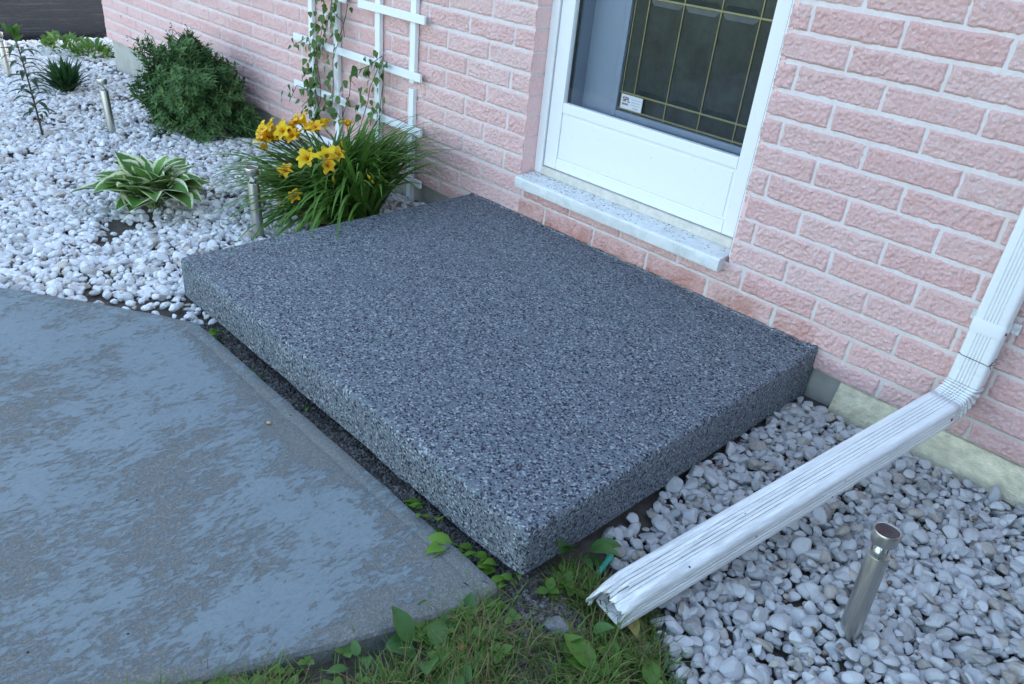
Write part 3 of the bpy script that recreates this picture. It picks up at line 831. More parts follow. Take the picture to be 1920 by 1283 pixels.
n2 = pebbles('gravel', [(-0.415, -0.06), (-0.415, -1.29), (-0.30, -1.36), (-0.16, -1.33), (-0.085, -1.44), (-0.03, -1.50), (0.045, -1.54), (0.12, -1.62), (0.9, -2.2), (1.6, -2.2), (1.6, -0.05)],
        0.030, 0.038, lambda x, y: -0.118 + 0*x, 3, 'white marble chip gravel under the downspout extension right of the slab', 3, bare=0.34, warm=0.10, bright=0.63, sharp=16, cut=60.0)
n3 = pebbles('soil_crumbs', [(-2.25, -1.69), (-2.25, -1.57), (-0.5, -1.57), (-0.34, -1.30), (-0.14, -1.34), (-0.12, -1.62), (-0.30, -1.85), (-0.48, -1.80), (-0.44, -1.69)],
        0.010, 0.011, lambda x, y: soil_z(x, y)-0.002, 2, 'dark crumbly soil and grit in the slab gap and bare lawn patch', 2, bare=0.25, wall=False, sharp=0, cut=20.0, tint=(0.065, 0.056, 0.05))
print('pebbles', n1, n2, n3)

# black plastic edging between right-hand gravel and lawn
mb = MB()
pts = [(-0.10, -1.40), (-0.062, -1.475), (-0.012, -1.515), (0.055, -1.555), (0.14, -1.64), (0.34, -1.80), (0.9, -2.23)]
pp = []
for i in range(len(pts)-1):
    for t in np.linspace(0, 1, 5)[:-1]: pp.append(tuple(np.array(pts[i])*(1-t) + np.array(pts[i+1])*t))
V = []; F = []
for i, (x, y) in enumerate(pp):
    a = np.array(pp[min(i+1, len(pp)-1)]) - np.array(pp[max(i-1, 0)]); a = a/np.linalg.norm(a); nrm = np.array([-a[1], a[0]])
    for (d, z) in ((-0.004, -0.17), (-0.004, -0.088), (0.0, -0.082), (0.006, -0.086), (0.006, -0.17)):
        V.append((x+nrm[0]*d, y+nrm[1]*d, z))
for i in range(len(pp)-1):
    for j in range(4): F.append((i*5+j, i*5+j+1, (i+1)*5+j+1, (i+1)*5+j))
mb.add(V, F); tag(mb.build('lawn_edging', MAT['dark']), 'black plastic lawn edging strip between grass and the gravel', 'lawn edging')

# ------------------------------------------------------------------ solar path lights
def make_light(loc, label, tilt=(0, 0)):
    t = thing('path_light', loc, label, 'path light', 'solar path lights in the gravel')
    L = Vector(loc); H = 0.275
    a = MB(); a.lathe([(0.0275, -0.06), (0.0275, H-0.003), (0.0265, H), (0.022, H)], 28, 0, L); a.build('tube', MAT['steel'], t, sharp=40)
    b = MB(); b.lathe([(0.0225, H), (0.0225, H+0.040)], 28, 0, L)
    g = b.build('lens', MAT['glass'], t)
    b2 = MB(); b2.lathe([(0.019, H+0.0005), (0.015, H+0.012), (0.005, H+0.030), (0.001, H+0.034)], 20, 0, L); b2.build('reflector', MAT['steel'], g)
    for k in range(3):
        b3 = MB(); an = k*2*PI/3 + 0.5
        b3.tube([L + Vector((0.0215*math.cos(an), 0.0215*math.sin(an), H)), L + Vector((0.0215*math.cos(an), 0.0215*math.sin(an), H+0.04))], 0.0022, 6)
        b3.build('cap_post', MAT['steel'], t)
    c = MB(); z0 = H+0.040
    c.lathe([(0.02, z0), (0.0312, z0+0.001), (0.0325, z0+0.004), (0.0325, z0+0.032), (0.0308, z0+0.0355), (0.0288, z0+0.0345), (0.0284, z0+0.0315)], 28, 0, L)
    cap = c.build('cap', MAT['steel'], t, sharp=40)
    d = MB(); d.lathe([(0.0284, z0+0.0305), (0.0284, z0+0.0321)], 28, 0, L); d.build('solar_panel', MAT['panel'], cap, sharp=40)
    return t
lr = make_light((0.242, -1.040, -0.09), 'steel solar path light standing alone in gravel below the downspout extension')
spots = [((-2.905, -1.035, -0.075), 'steel solar path light half hidden by the daylily leaves', (R(1), R(-1.5))),
         ((-5.26, -0.885, -0.155), 'steel solar path light in open gravel between the evergreen shrub and the hosta', (R(-1), R(-3))),
         ((-7.62, -0.90, -0.245), 'steel solar path light cut by the photo edge beside the leafy upright stem', (R(0), R(-2)))]
lr.rotation_euler = (R(-1), R(-2), R(20))
for loc, lab, rt in spots:
    c = copy_tree(lr); c.location = loc; c['label'] = lab; c.rotation_euler = (rt[0], rt[1], R(40))

# ------------------------------------------------------------------ downspout
ds = thing('downspout', (0.095, -0.06, -0.06), 'white ribbed aluminium downspout with dirty extension crossing the gravel', 'downspout')
def profile(w, d, nrib=5):
    # rectangle with ribs on the front and small ribs on the sides, counter clockwise, front = -d
    pts = []
    r = 0.012
    def corner(cx, cy, a0):
        for t in range(5):
            a = a0 + t*PI/8
            pts.append((cx+r*math.cos(a), cy+r*math.sin(a), 0))
    def ribs(x0, y0, x1, y1, nx, ny, n_, depth):
        for i in range(n_):
            c0 = (i+0.5)/n_
            for dt, dep in ((-0.22/n_, 0), (-0.10/n_, 1), (0.10/n_, 1), (0.22/n_, 0)):
                t = c0+dt
                pts.append((x0+(x1-x0)*t - nx*depth*dep, y0+(y1-y0)*t - ny*depth*dep, dep))
    hw, hd = w/2, d/2
    corner(-hw+r, -hd+r, PI); ribs(-hw+2*r, -hd, hw-2*r, -hd, 0, -1, nrib, 0.0030)
    corner(hw-r, -hd+r, -PI/2); ribs(hw, -hd+r*1.5, hw, hd-r*1.5, 1, 0, 3, 0.003)
    corner(hw-r, hd-r, 0); corner(-hw+r, hd-r, PI/2)
    ribs(-hw, hd-r*1.5, -hw, -hd+r*1.5, -1, 0, 3, 0.003)
    return pts
def sweep(mb, path, fronts, prof, scales=None, dirt=0.0, mi=0, cap=True, shift=None):
    # path points, fronts = outward normal of the profile front side
    V = []; C = []; m = len(prof)
    for i, p in enumerate(path):
        p = Vector(p); t = (Vector(path[min(i+1, len(path)-1)]) - Vector(path[max(i-1, 0)])).normalized()
        f = Vector(fronts[i]); f = (f - t*f.dot(t)).normalized(); sx = t.cross(f)   # +x of the profile
        if sx.x < 0: sx = -sx
        s = scales[i] if scales else 1.0
        for j, (a, b, dep) in enumerate(prof):
            k = sx*(a*s) - f*(b*s)
            if shift: k = k + shift(i, j)
            V.append(p + k); C.append((dirt*(0.55+0.6*dep) if b < 0 else dirt*0.35, 0, 0.0))
    F = [(i*m+j, i*m+(j+1) % m, (i+1)*m+(j+1) % m, (i+1)*m+j) for i in range(len(path)-1) for j in range(m)]
    if cap: F.append(tuple(range(m)))
    mb.add([tuple(v) for v in V], F, mi, np.array(C))
PX, PY = 0.0955, -0.062
pr = profile(0.098, 0.080)
vp = MB()
zz = np.linspace(2.75, 0.345, 30)
sweep(vp, [(PX, PY, z) for z in zz], [(0, -1, 0)]*30, pr, dirt=0.12)
vp.build('pipe', MAT['spout'], ds, sharp=45)
# elbow
end = Vector((-0.201, -1.522, -0.033)); D = Vector((-0.200, -0.970, -0.132)).normalized()
z_t = 0.262; rad_ = 0.088
hd_ = Vector((D.x, D.y, 0)).normalized(); ang = math.acos(-D.z)          # angle turned from straight down
cen = Vector((PX, PY, z_t)) + hd_*rad_
ep, ef, es = [], [], []
for z in np.linspace(0.352, z_t, 6)[:-1]: ep.append(Vector((PX, PY, z))); ef.append(Vector((0, -1, 0))*1.0); es.append(1.035)
na = 57
for i in range(na):
    a = ang*i/(na-1)
    ep.append(cen - hd_*rad_*math.cos(a) + Vector((0, 0, -1))*rad_*math.sin(a))
    fr0 = hd_*math.cos(a) + Vector((0, 0, 1))*math.sin(a)
    w = i/(na-1); base_f = Vector((0, -1, 0)).lerp(hd_, min(1, w*2)).normalized()
    ef.append(base_f*math.cos(a) + Vector((0, 0, 1))*math.sin(a))
    es.append(1.035 + (0.035*math.cos(i/(na-1)*2*PI*7) if 1 < i < na-2 else 0))
last = ep[-1]
for q in (0.01, 0.028): ep.append(last + D*q); ef.append(ef[-1]); es.append(1.03)
el = MB(); sweep(el, ep, ef, pr, es, dirt=0.25, cap=False)
# darker colour in the crimps
el.C[-1][:, 2] = np.repeat(np.array([0.45 if (5 <= i < 5+na and s_ < 1.012) else 0.0 for i, s_ in enumerate(es)]), len(pr))
el.build('elbow', MAT['spout'], ds, sharp=50)
# extension
st = last + D*0.012
fnt = ef[-1]
L_ = (end - st).length; Dn = (end - st).normalized()
npt = 44; ex = MB()
path = [st + (end-st)*t for t in np.linspace(0, 1, npt)]
pe = profile(0.104, 0.082)
def crush(i, j):
    t = i/(npt-1)
    a, b, dep = pe[j]
    k = max(0, (t-0.955)/0.045)
    v = Vector((0, 0, 0))
    if k > 0 and b < 0:
        v += -fnt*(0.016*k*(0.4+0.6*math.cos(a*60)**2)) + Dn*(random.uniform(-0.012, 0.008)*k)
        if a < -0.03: v += -fnt*0.022*k*k + Dn*0.03*k
    return v
sweep(ex, path, [fnt]*npt, pe, None, dirt=1.0, cap=False, shift=crush)
ex.C[-1][:, 0] *= np.repeat(np.clip(0.25 + np.linspace(0, 1, npt)*0.9, 0, 1), len(pe))
eo = ex.build('extension', MAT['spout'], ds, sharp=45)
sm = MB()      # lap seam along the top
sxv = Dn.cross(fnt); sxv = sxv if sxv.x > 0 else -sxv
sm_pts = [st + (end-st)*t + fnt*0.0412 + sxv*0.004 for t in np.linspace(0.0, 0.985, 12)]
V = []
for p_ in sm_pts:
    for d_ in (-0.0013, 0.0013): V.append(tuple(p_ + sxv*d_))
sm.add(V, [(2*i, 2*i+1, 2*i+3, 2*i+2) for i in range(11)]); sm.build('seam', MAT['wire'], ds)
so = eo.modifiers.new('solid', 'SOLIDIFY'); so.thickness = 0.0016; so.offset = -1
# strap, wire and screws
sp = MB(); ps = [(a*1.045, b*1.045, 0) for a, b, d_ in profile(0.098, 0.080, 0) if True]
sweep(sp, [(PX, PY, 0.492), (PX, PY, 0.488), (PX, PY, 0.448), (PX, PY, 0.444)], [(0, -1, 0)]*4, ps, [0.985, 1.0, 1.0, 0.985], cap=False)
sp.box(PX+0.050, PX+0.074, -0.020, -0.012, 0.45, 0.486); sp.box(PX-0.074, PX-0.050, -0.020, -0.012, 0.45, 0.486)
strap = sp.build('strap', MAT['spout'], ds, sharp=45)
sc1 = MB(); sc1.lathe([(0.0055, 0), (0.005, 0.003), (0.002, 0.004)], 10, 0, (PX+0.0515, PY-0.028, 0.466), Matrix.Rotation(R(90), 3, 'Y')); sc1.build('screw', MAT['rust'], strap)
wr = MB()
ring_ = [(a*1.03, b*1.03) for a, b, d_ in profile(0.098, 0.080, 0)]
wr.tube([(PX+a, PY+b, 0.352 + 0.004*math.sin(i*0.7)) for i, (a, b) in enumerate(ring_)] + [(PX+ring_[0][0], PY+ring_[0][1], 0.352)], 0.0013, 6)
wr.tube([(PX+0.049, PY-0.034, 0.352), (PX+0.058, PY-0.05, 0.347), (PX+0.052, PY-0.052, 0.358), (PX+0.06, PY-0.035, 0.36), (PX+0.05, PY-0.03, 0.349)], 0.0012, 6)
wr.build('wire_tie', MAT['wire'], ds)
sc2 = MB(); q = st + Dn*0.03 + sxv*0.052 - fnt*0.004
sc2.lathe([(0.0055, 0), (0.005, 0.003), (0.002, 0.004)], 10, 0, q, Matrix.Rotation(R(90), 3, 'Y')); sc2.build('screw', MAT['rust'], ds)

# ------------------------------------------------------------------ trellis
tr = thing('trellis', (-3.5, -0.03, -0.07), 'white wooden lath trellis with staggered crossbars against the pink brick wall', 'trellis')
def lath(name, x0, x1, z0, z1, y0, y1, tilt=0.0):
    b = MB(); b.box(x0, x1, y0, y1, z0, z1); o_ = b.build(name, MAT['trellis'], tr, smooth=False); bevel_obj(o_, 0.002)
for x, segs in ((-4.0, [(-0.1, 1.9)]), (-3.722, [(-0.1, 1.9)]), (-3.297, [(-0.1, 1.9)])):
    for a, b_ in segs: lath('upright', x-0.022, x+0.022, a, b_, -0.036, -0.010)
lath('upright', -2.998, -2.954, 0.585, 1.9, -0.036, -0.010); lath('upright', -3.000, -2.958, -0.1, 0.553, -0.034, -0.008)
for z in (0.335, 0.925, 1.52):
    lath('crossbar', -4.20, -3.595, z-0.022, z+0.022, -0.052, -0.0365); lath('crossbar', -3.465, -2.862, z-0.024, z+0.020, -0.052, -0.0365)
for z in (0.628, 1.22): lath('crossbar', -4.185, -2.88, z-0.023, z+0.021, -0.052, -0.0365)
lath('crossbar', -4.2, -2.85, 0.018, 0.060, -0.052, -0.0365)

# ------------------------------------------------------------------ leaves
def blade(mb, base, az, length, width, rise, droop, seg=8, cross=3, mi=0, fold=0.25, roll=0.0, tipsharp=1.0, shape='blade', hue=0.5, wave=0.0, start=0.0):
    """arching leaf: leaves base going outward (az) and up (rise angle), bending down by droop"""
    d = np.array([math.cos(az), math.sin(az), 0.0]); up = np.array([0, 0, 1.0]); side = np.array([-d[1], d[0], 0.0])
    p = np.array(base, float); th = rise; V = []; C = []
    ph = random.uniform(0, 6)
    for i in range(seg+1):
        t = i/seg
        if shape == 'blade': w = width*(min(1, 0.55+2.2*t))*max(0.02, (1-t**2.2))
        elif shape == 'ovate':
            w = width*max(0.015, (math.sin(PI*min(1, max(0, (t-start)/(1-start)))**0.72))**0.9) if t > start else width*0.06
        else: w = width*max(0.03, math.sin(PI*t**0.85))
        tv = d*math.cos(th) + up*math.sin(th); nv = -d*math.sin(th) + up*math.cos(th)
        sd_ = side*math.cos(roll) + nv*math.sin(roll); nn_ = nv*math.cos(roll) - side*math.sin(roll)
        for k in range(cross):
            u = -1 + 2*k/(cross-1)
            off = sd_*u*w*0.5 + nn_*(abs(u)*w*0.5*fold + wave*w*math.sin(ph + t*9 + u*1.5)*abs(u))
            V.append(p+off); C.append((hue, t, abs(u)))
        p = p + tv*length/seg; th -= droop/seg*(0.5+1.0*t)
    F = [(i*cross+k, i*cross+k+1, (i+1)*cross+k+1, (i+1)*cross+k) for i in range(seg) for k in range(cross-1)]
    mb.add(np.array(V), F, mi, np.array(C))
def card_leaf(mb, p, nrm, dirv, length, width, hue, shape=None, fold=0.15):
    """small flat leaf with pointed tip"""
    nrm = Vector(nrm).normalized(); dv = Vector(dirv); dv = (dv - nrm*dv.dot(nrm)).normalized(); sd_ = nrm.cross(dv)
    shape = shape or [(0, 0.05), (0.25, 0.8), (0.5, 1.0), (0.78, 0.55), (1.0, 0.03)]
    V = []; C = []
    for t, w in shape:
        for u in (-1, 0, 1):
            V.append(Vector(p) + dv*(t*length) + sd_*(u*w*width*0.5) + nrm*(abs(u)*w*width*fold - 0.25*t*t*length*0.5)); C.append((hue, t, abs(u)))
    m = len(shape)
    mb.add([tuple(v) for v in V], [(i*3+k, i*3+k+1, (i+1)*3+k+1, (i+1)*3+k) for i in range(m-1) for k in (0, 1)], 0, np.array(C))

# hosta
HB = np.array([-3.53, -1.30, -0.085])
ho = thing('hosta', tuple(HB), 'hosta with cream-edged green leaves growing in the open white gravel', 'hosta')
mb = MB()
for i in range(88):
    ring_i = i/88
    az = i*2.399963 + random.uniform(-.3, .3)
    L = random.uniform(0.20, 0.30)*(0.78 + 0.3*ring_i); rise = R(88 - 50*ring_i + random.uniform(-8, 8)); 
    blade(mb, HB + np.array([random.uniform(-.025, .025), random.uniform(-.025, .025), 0.0]), az, L*1.28, random.uniform(0.135, 0.18)*(0.8+0.25*ring_i), rise, R(random.uniform(45, 90)), 10, 7, 0, 0.30, random.uniform(-.3, .3), 1, 'ovate', random.random(), 0.05, 0.30)
mb.build('leaves', MAT['hosta'], ho)

# daylily clump
DL = np.array([-2.93, -0.50, -0.07])
dl = thing('daylily', tuple(DL), 'orange daylily clump with arching strap leaves by the trellis', 'daylily')
mb = MB()
for i in range(900):
    q = (i+0.5)/900
    az = i*2.399963 + random.uniform(-.4, .4); rr = 0.19*math.sqrt(random.random())
    a2 = random.uniform(0, 2*PI)
    b0 = DL + np.array([rr*math.cos(a2), rr*math.sin(a2)*0.9, 0])
    L = random.uniform(0.58, 0.98); rise = R(random.triangular(28, 88, 68)); 
    lf_ = -0.73*math.cos(az) - 0.68*math.sin(az); bk_ = -0.68*math.cos(az) + 0.73*math.sin(az)
    L *= 0.82 + 0.20*max(0, -lf_)
    if lf_ > 0.15: rise = R(random.triangular(18, 72, 48)); L *= 0.90
    if lf_ > 0.6 and random.random() < 0.5: rise = R(random.uniform(40, 62)); L *= 1.12
    if lf_ < -0.25: rise = max(rise, R(random.uniform(62, 86))); L *= 0.80
    if bk_ > 0.3: L *= 0.80
    if math.sin(az) > 0.2: rise = max(rise, R(60))
    blade(mb, b0, az, L, random.uniform(0.022, 0.037), rise, R(random.triangular(45, 140, 90)), 9, 3, 0, 0.28, 0, 1, 'blade', random.random())
# a few long stiff blades standing up to the left
for (az, L, rise, dr) in ((R(205), 0.62, R(60), R(12)), (R(230), 0.72, R(26), R(14)), (R(60), .5, R(80), R(20)), (R(20), .55, R(55), R(50))):
    blade(mb, DL + np.array([0, 0, 0.02]), az, L, 0.014, rise, dr, 9, 3, 0, 0.5, 0, 1, 'blade', 0.35)
mb.build('leaves', MAT['lily'], dl)
FL = [(-3.24,-0.82,0.33,1,1.0),(-3.16,-0.74,0.36,0,1.0),(-3.21,-0.64,0.395,1,1.0),(-3.12,-0.62,0.385,0,.95),(-3.30,-0.78,0.33,0,1.0),(-2.851,-0.788,0.311,0,1.15),(-2.761,-0.717,0.329,0,1.15),(-2.738,-0.670,0.342,1,.9),(-2.726,-0.737,0.298,1,.9),(-2.912,-0.869,0.237,1,.8),(-2.792,-0.894,0.148,1,.8),(-3.044,-0.408,0.404,1,.85),(-3.119,-0.513,0.400,0,1.0),(-3.047,-0.606,0.399,1,.9),(-3.256,-0.780,0.341,0,1.0),(-3.238,-0.759,0.313,1,1.0),(-3.247,-0.803,0.273,1,.8),(-3.231,-0.712,0.377,1,.9),(-3.228,-0.722,0.347,0,1.0),(-3.199,-0.674,0.332,1,1.1),(-3.185,-0.617,0.406,0,1.15),(-3.206,-0.667,0.372,0,1.0),(-3.119,-0.707,0.342,1,.9),
      (-3.30,-0.74,0.36,0,.95),(-3.27,-0.70,0.33,1,.9),(-3.15,-0.66,0.35,0,.95),(-3.29,-0.80,0.30,0,.85)]
FSTEM = MB()
camv = Vector((0.5178, -2.769, 1.5075))
for idx, (x, y, z, kind, scl) in enumerate(FL):
    scl *= 0.76; c0 = Vector((x, y, z)); tocam = (camv - c0).normalized()
    outw = Vector((x-DL[0], y-DL[1], 0.25)).normalized()
    ax = (tocam*(0.9 if kind == 0 and idx < 2 else 0.35) + outw*0.8 + Vector((random.uniform(-.35, .35), random.uniform(-.35, .35), random.uniform(-.2, .3)))).normalized()
    q = ax.to_track_quat('Z', 'Y').to_matrix()
    fb = MB(); back = c0 - ax*0.05*scl
    for k in range(6):
        a = k*PI/3 + idx*0.7; inner = k % 2
        L = 0.072*scl*(1.0 if inner else 0.94); W = (0.058 if inner else 0.044)*scl
        V = []; C = []
        for i in range(7):
            t = i/6
            r_ = (0.006 + 0.9*L*t**1.6*(0.75+0.25*t)); h_ = L*0.95*(t - 0.42*t*t*t)
            if t > 0.8: h_ -= (t-.8)*L*0.55
            w_ = W*max(0.10, math.sin(PI*min(0.93, 0.10+0.83*t**0.8))**0.8)
            for u in (-1, -0.4, 0.4, 1):
                v = Vector((r_*math.cos(a) - u*w_*0.5*math.sin(a), r_*math.sin(a) + u*w_*0.5*math.cos(a), h_ + abs(u)*0.003*math.sin(t*11+k) + (0.004 if inner else 0)))
                V.append(tuple(back + q @ v)); C.append((random.random()*0.3+0.35+0.3*inner, t, abs(u)))
        fb.add(V, [(i*4+j, i*4+j+1, (i+1)*4+j+1, (i+1)*4+j) for i in range(6) for j in range(3)], 0, np.array(C))
    for k in range(5):
        a = k*1.25
        tip = back + q @ Vector((0.012*math.cos(a)*scl, 0.012*math.sin(a)*scl, 0.055*scl))
        fb.tube([back, (back+tip)/2, tip], 0.0012, 5, 1)
    fb.tube([back - ax*0.02, back + ax*0.004], [0.003, 0.006], 8, 0)
    fb.build('flower', [MAT['petal'] if kind == 0 else MAT['petal2'], MAT['throat']], dl)
    b0 = Vector((DL[0], DL[1], DL[2])) + Vector((random.uniform(-.08, .08), random.uniform(-.08, .08), 0))
    e_ = back - ax*0.02; mid = (b0+e_)/2 + Vector((0, 0, 0.10)) - Vector((x-DL[0], y-DL[1], 0))*0.15
    FSTEM.tube([tuple(b0*(1-t)**2 + mid*2*t*(1-t) + e_*t*t) for t in np.linspace(0, 1, 9)], 0.0028, 6)
FSTEM.build('flower_stems', MAT['stem'], dl)
# buds
for (x, y, z) in ((-2.583, -0.581, 0.24), (-2.80, -0.60, 0.36), (-3.10, -0.70, 0.36), (-2.70, -0.72, 0.22)):
    bd = MB(); ax = Vector((random.uniform(-.4, .4), -.5, 0.8)).normalized()
    bd.tube([Vector((x, y, z)) - ax*0.03, Vector((x, y, z)) - ax*.01, Vector((x, y, z)) + ax*.015, Vector((x, y, z)) + ax*.032], [0.003, 0.007, 0.0065, 0.001], 8, 0)
    bd.build('flower_bud', MAT['petal'], dl)

# tan rim round the daylily
rg = MB(); V = []
nn_ = 46
for i in range(nn_):
    a = 2*PI*i/nn_
    wob = 1+0.03*math.sin(3*a+1)
    for (r_, z) in ((0.262, -0.10), (0.270, 0.005), (0.276, 0.018), (0.268, 0.024), (0.258, 0.018), (0.252, -0.10)):
        V.append((-3.12 + (r_+.02)*wob*math.cos(a), -0.47 + (r_+.02)*wob*math.sin(a), z + 0.012*math.sin(a*2+.6) - 0.03))
F = [(i*6+j, ((i+1) % nn_)*6+j, ((i+1) % nn_)*6+j+1, i*6+j+1) for i in range(nn_) for j in range(5)]
rg.add(V, F); tag(rg.build('plant_ring', MAT['ring'], sharp=50), 'low tan edging ring around the base of the daylily', 'plant ring')

# evergreen shrub by the wall
def shrub(name, C, Rr, n, label, cat, leafL=0.044, leafW=0.016, mat='shrub', seed=1, group=None):
    rs = random.Random(seed); t = thing(name, (C[0], C[1], -0.14), label, cat, group)
    fo = MB(); stm = MB()
    C = Vector(C); R3 = Vector(Rr)
    tips = []
    for i in range(n):
        th = rs.uniform(0, 2*PI); ph = math.acos(rs.uniform(-0.85, 1.0))
        d = Vector((math.sin(ph)*math.cos(th), math.sin(ph)*math.sin(th), math.cos(ph)))
        pn = (abs(d.x)**3+abs(d.y)**3+abs(d.z)**3)**(1/3)
        lump = (0.80 + 0.40*float(fbm(d.x*2.9+seed, d.y*2.9, d.z*2.9, 3)))*0.95/pn
        rad = lump*(1.0 if rs.random() < 0.62 else rs.uniform(0.5, 0.95))*rs.uniform(0.93, 1.06)
        p = C + Vector((d.x*R3.x, d.y*R3.y, d.z*R3.z))*rad
        if p.y > -0.02: p.y = -0.02 - rs.random()*0.05
        
        tips.append((p, d, rs.random()))
    for p, d, h in tips:
        # a short spray: leaves round a twig
        ax = (Vector((d.x, d.y, d.z+0.55)) + Vector((rs.uniform(-.5, .5), rs.uniform(-.5, .5), rs.uniform(-.3, .4)))).normalized()
        L = rs.uniform(0.05, 0.10)
        hue = min(1, max(0, 0.5*h + 0.45*rs.random()))
        side = ax.orthogonal().normalized(); s2 = ax.cross(side)
        for k in range(9):
            tt = k/9; a = k*2.4
            dv = (ax*0.75 + (side*math.cos(a) + s2*math.sin(a))*0.8).normalized()
            nrm = (ax - dv*ax.dot(dv)).normalized()
            card_leaf(fo, p + ax*L*(tt-0.5), nrm, dv, leafL*rs.uniform(.75, 1.25), leafW*rs.uniform(.8, 1.3), hue, [(0, .3), (.45, 1), (1, .08)])
    for i in range(26):
        p = tips[rs.randrange(len(tips))][0]; b0 = Vector((C[0] + rs.uniform(-.06, .06), C[1] + rs.uniform(-.04, .04), -0.16))
        stm.tube([tuple(b0.lerp(p, q_) + Vector((0, 0, 0.05*math.sin(PI*q_)))) for q_ in np.linspace(0, 0.95, 6)], [0.008, 0.006, 0.005, 0.004, 0.003, 0.002], 5)
    fo.build('foliage', MAT[mat], t); stm.build('stems', MAT['twig'], t)
    return t, tips, C
sh, tips, SC = shrub('evergreen_shrub', (-5.02, -0.37, 0.14), (0.41, 0.31, 0.325), 1800, 'bushy dark green shrub against the far end of the brick wall', 'shrub', seed=3)
# thin sprigs poking out on top
for i in range(9):
    sg = MB()
    x = -5.45 + 0.62*i/12 + random.uniform(-.05, .05); y = random.uniform(-.5, -.2); z = 0.36 + 0.1*random.random()
    top = Vector((x - random.uniform(0, .12), y - random.uniform(-.05, .1), z + random.uniform(0.03, 0.10)))
    sg.tube([(x, y, z-0.1), tuple((Vector((x, y, z)) + top)/2), tuple(top)], 0.0018, 4)
    for k in range(3): card_leaf(sg, top - Vector((0, 0, 0.02*k)), (random.uniform(-1, 1), random.uniform(-1, 1), 1), (random.uniform(-1, 1), random.uniform(-1, 1), .6), 0.022, 0.010, random.random())
    sg.build('sprig', MAT['twig'], sh)

shrub('evergreen_shrub', (-4.72, -0.17, -0.04), (0.10, 0.08, 0.11), 150, 'small dark green tuft at the right foot of the big shrub', 'shrub', seed=9)

# dark spiky rosette
dk = thing('spiky_plant', (-6.72, -0.72, -0.21), 'low dark green spiky rosette in the far white gravel', 'plant')
mb = MB()
for i in range(150):
    az = i*2.399963; q = i/150
    blade(mb, (-6.72+random.uniform(-.06, .06), -0.72+random.uniform(-.05, .05), -0.21), az, random.uniform(.20, .31), random.uniform(.022, .034), R(85-60*q+random.uniform(-10, 10)), R(random.uniform(10, 60)), 5, 3, 0, .3, 0, 1, 'mid', random.random())
mb.build('leaves', MAT['sedum'], dk)
# bright green low plants near the driveway
def leafy(name, C, rad, h, n, label, mat='fresh', lw=(0.09, 0.035), group=None):
    t = thing(name, C, label, 'plant', group); mb = MB()
    for i in range(n):
        a = random.uniform(0, 2*PI); r_ = rad*math.sqrt(random.random())
        b0 = (C[0]+r_*math.cos(a)*1.0, C[1]+r_*math.sin(a)*0.8, C[2] + h*random.random()*(1-0.6*r_/rad))
        blade(mb, b0, a+random.uniform(-1, 1), lw[0]*random.uniform(.7, 1.3), lw[1]*random.uniform(.7, 1.3), R(random.uniform(15, 75)), R(random.uniform(20, 80)), 5, 3, 0, .3, random.uniform(-.4, .4), 1, 'mid', random.random())
    mb.build('leaves', MAT[mat], t)
leafy('green_plant', (-8.62, -0.13, -0.25), 0.22, 0.16, 110, 'bright green leafy plant in gravel nearest the driveway')
leafy('green_plant', (-8.28, 0.02, -0.25), 0.24, 0.12, 130, 'bright green spreading plant just right of its leafy neighbour')
leafy('green_plant', (-8.55, 0.46, -0.25), 0.12, 0.08, 30, 'small yellow-green tuft at the house corner', lw=(0.10, 0.02))

# tall lily stem in the left gravel
ts = thing('lily_stem', (-5.35, -1.30, -0.15), 'single upright lily stem with dark narrow leaves and paler top leaves', 'plant')
base = Vector((-5.35, -1.30, -0.16)); top = Vector((-5.50, -1.31, 0.47))
stem = [base.lerp(top, t) + Vector((0.03*math.sin(t*3), 0, 0)) for t in np.linspace(0, 1, 10)]
b = MB(); b.tube([tuple(v) for v in stem], [0.007-0.0004*i for i in range(10)], 7); b.build('stem', MAT['twig'], ts)
lf = MB(); tp = MB()
for i in range(40):
    t = 0.20 + 0.68*i/40; p_ = base.lerp(top, t) + Vector((0.03*math.sin(t*3), 0, 0))
    blade(lf, tuple(p_), i*2.399963, random.uniform(.11, .17), random.uniform(.026, .038), R(random.uniform(5, 35)), R(random.uniform(50, 110)), 6, 3, 0, .35, 0, 1, 'mid', random.random())
lf.build('leaves', MAT['lilytall'], ts)
for i in range(7):
    p_ = base.lerp(top, 0.90 + 0.015*i)
    blade(tp, tuple(p_), i*1.05+.4, random.uniform(.095, .135), random.uniform(.045, .058), R(random.uniform(35, 65)), R(random.uniform(-10, 30)), 6, 5, 0, .35, 0, 1, 'mid', random.random())
tp.build('top_leaves', MAT['fresh'], ts)

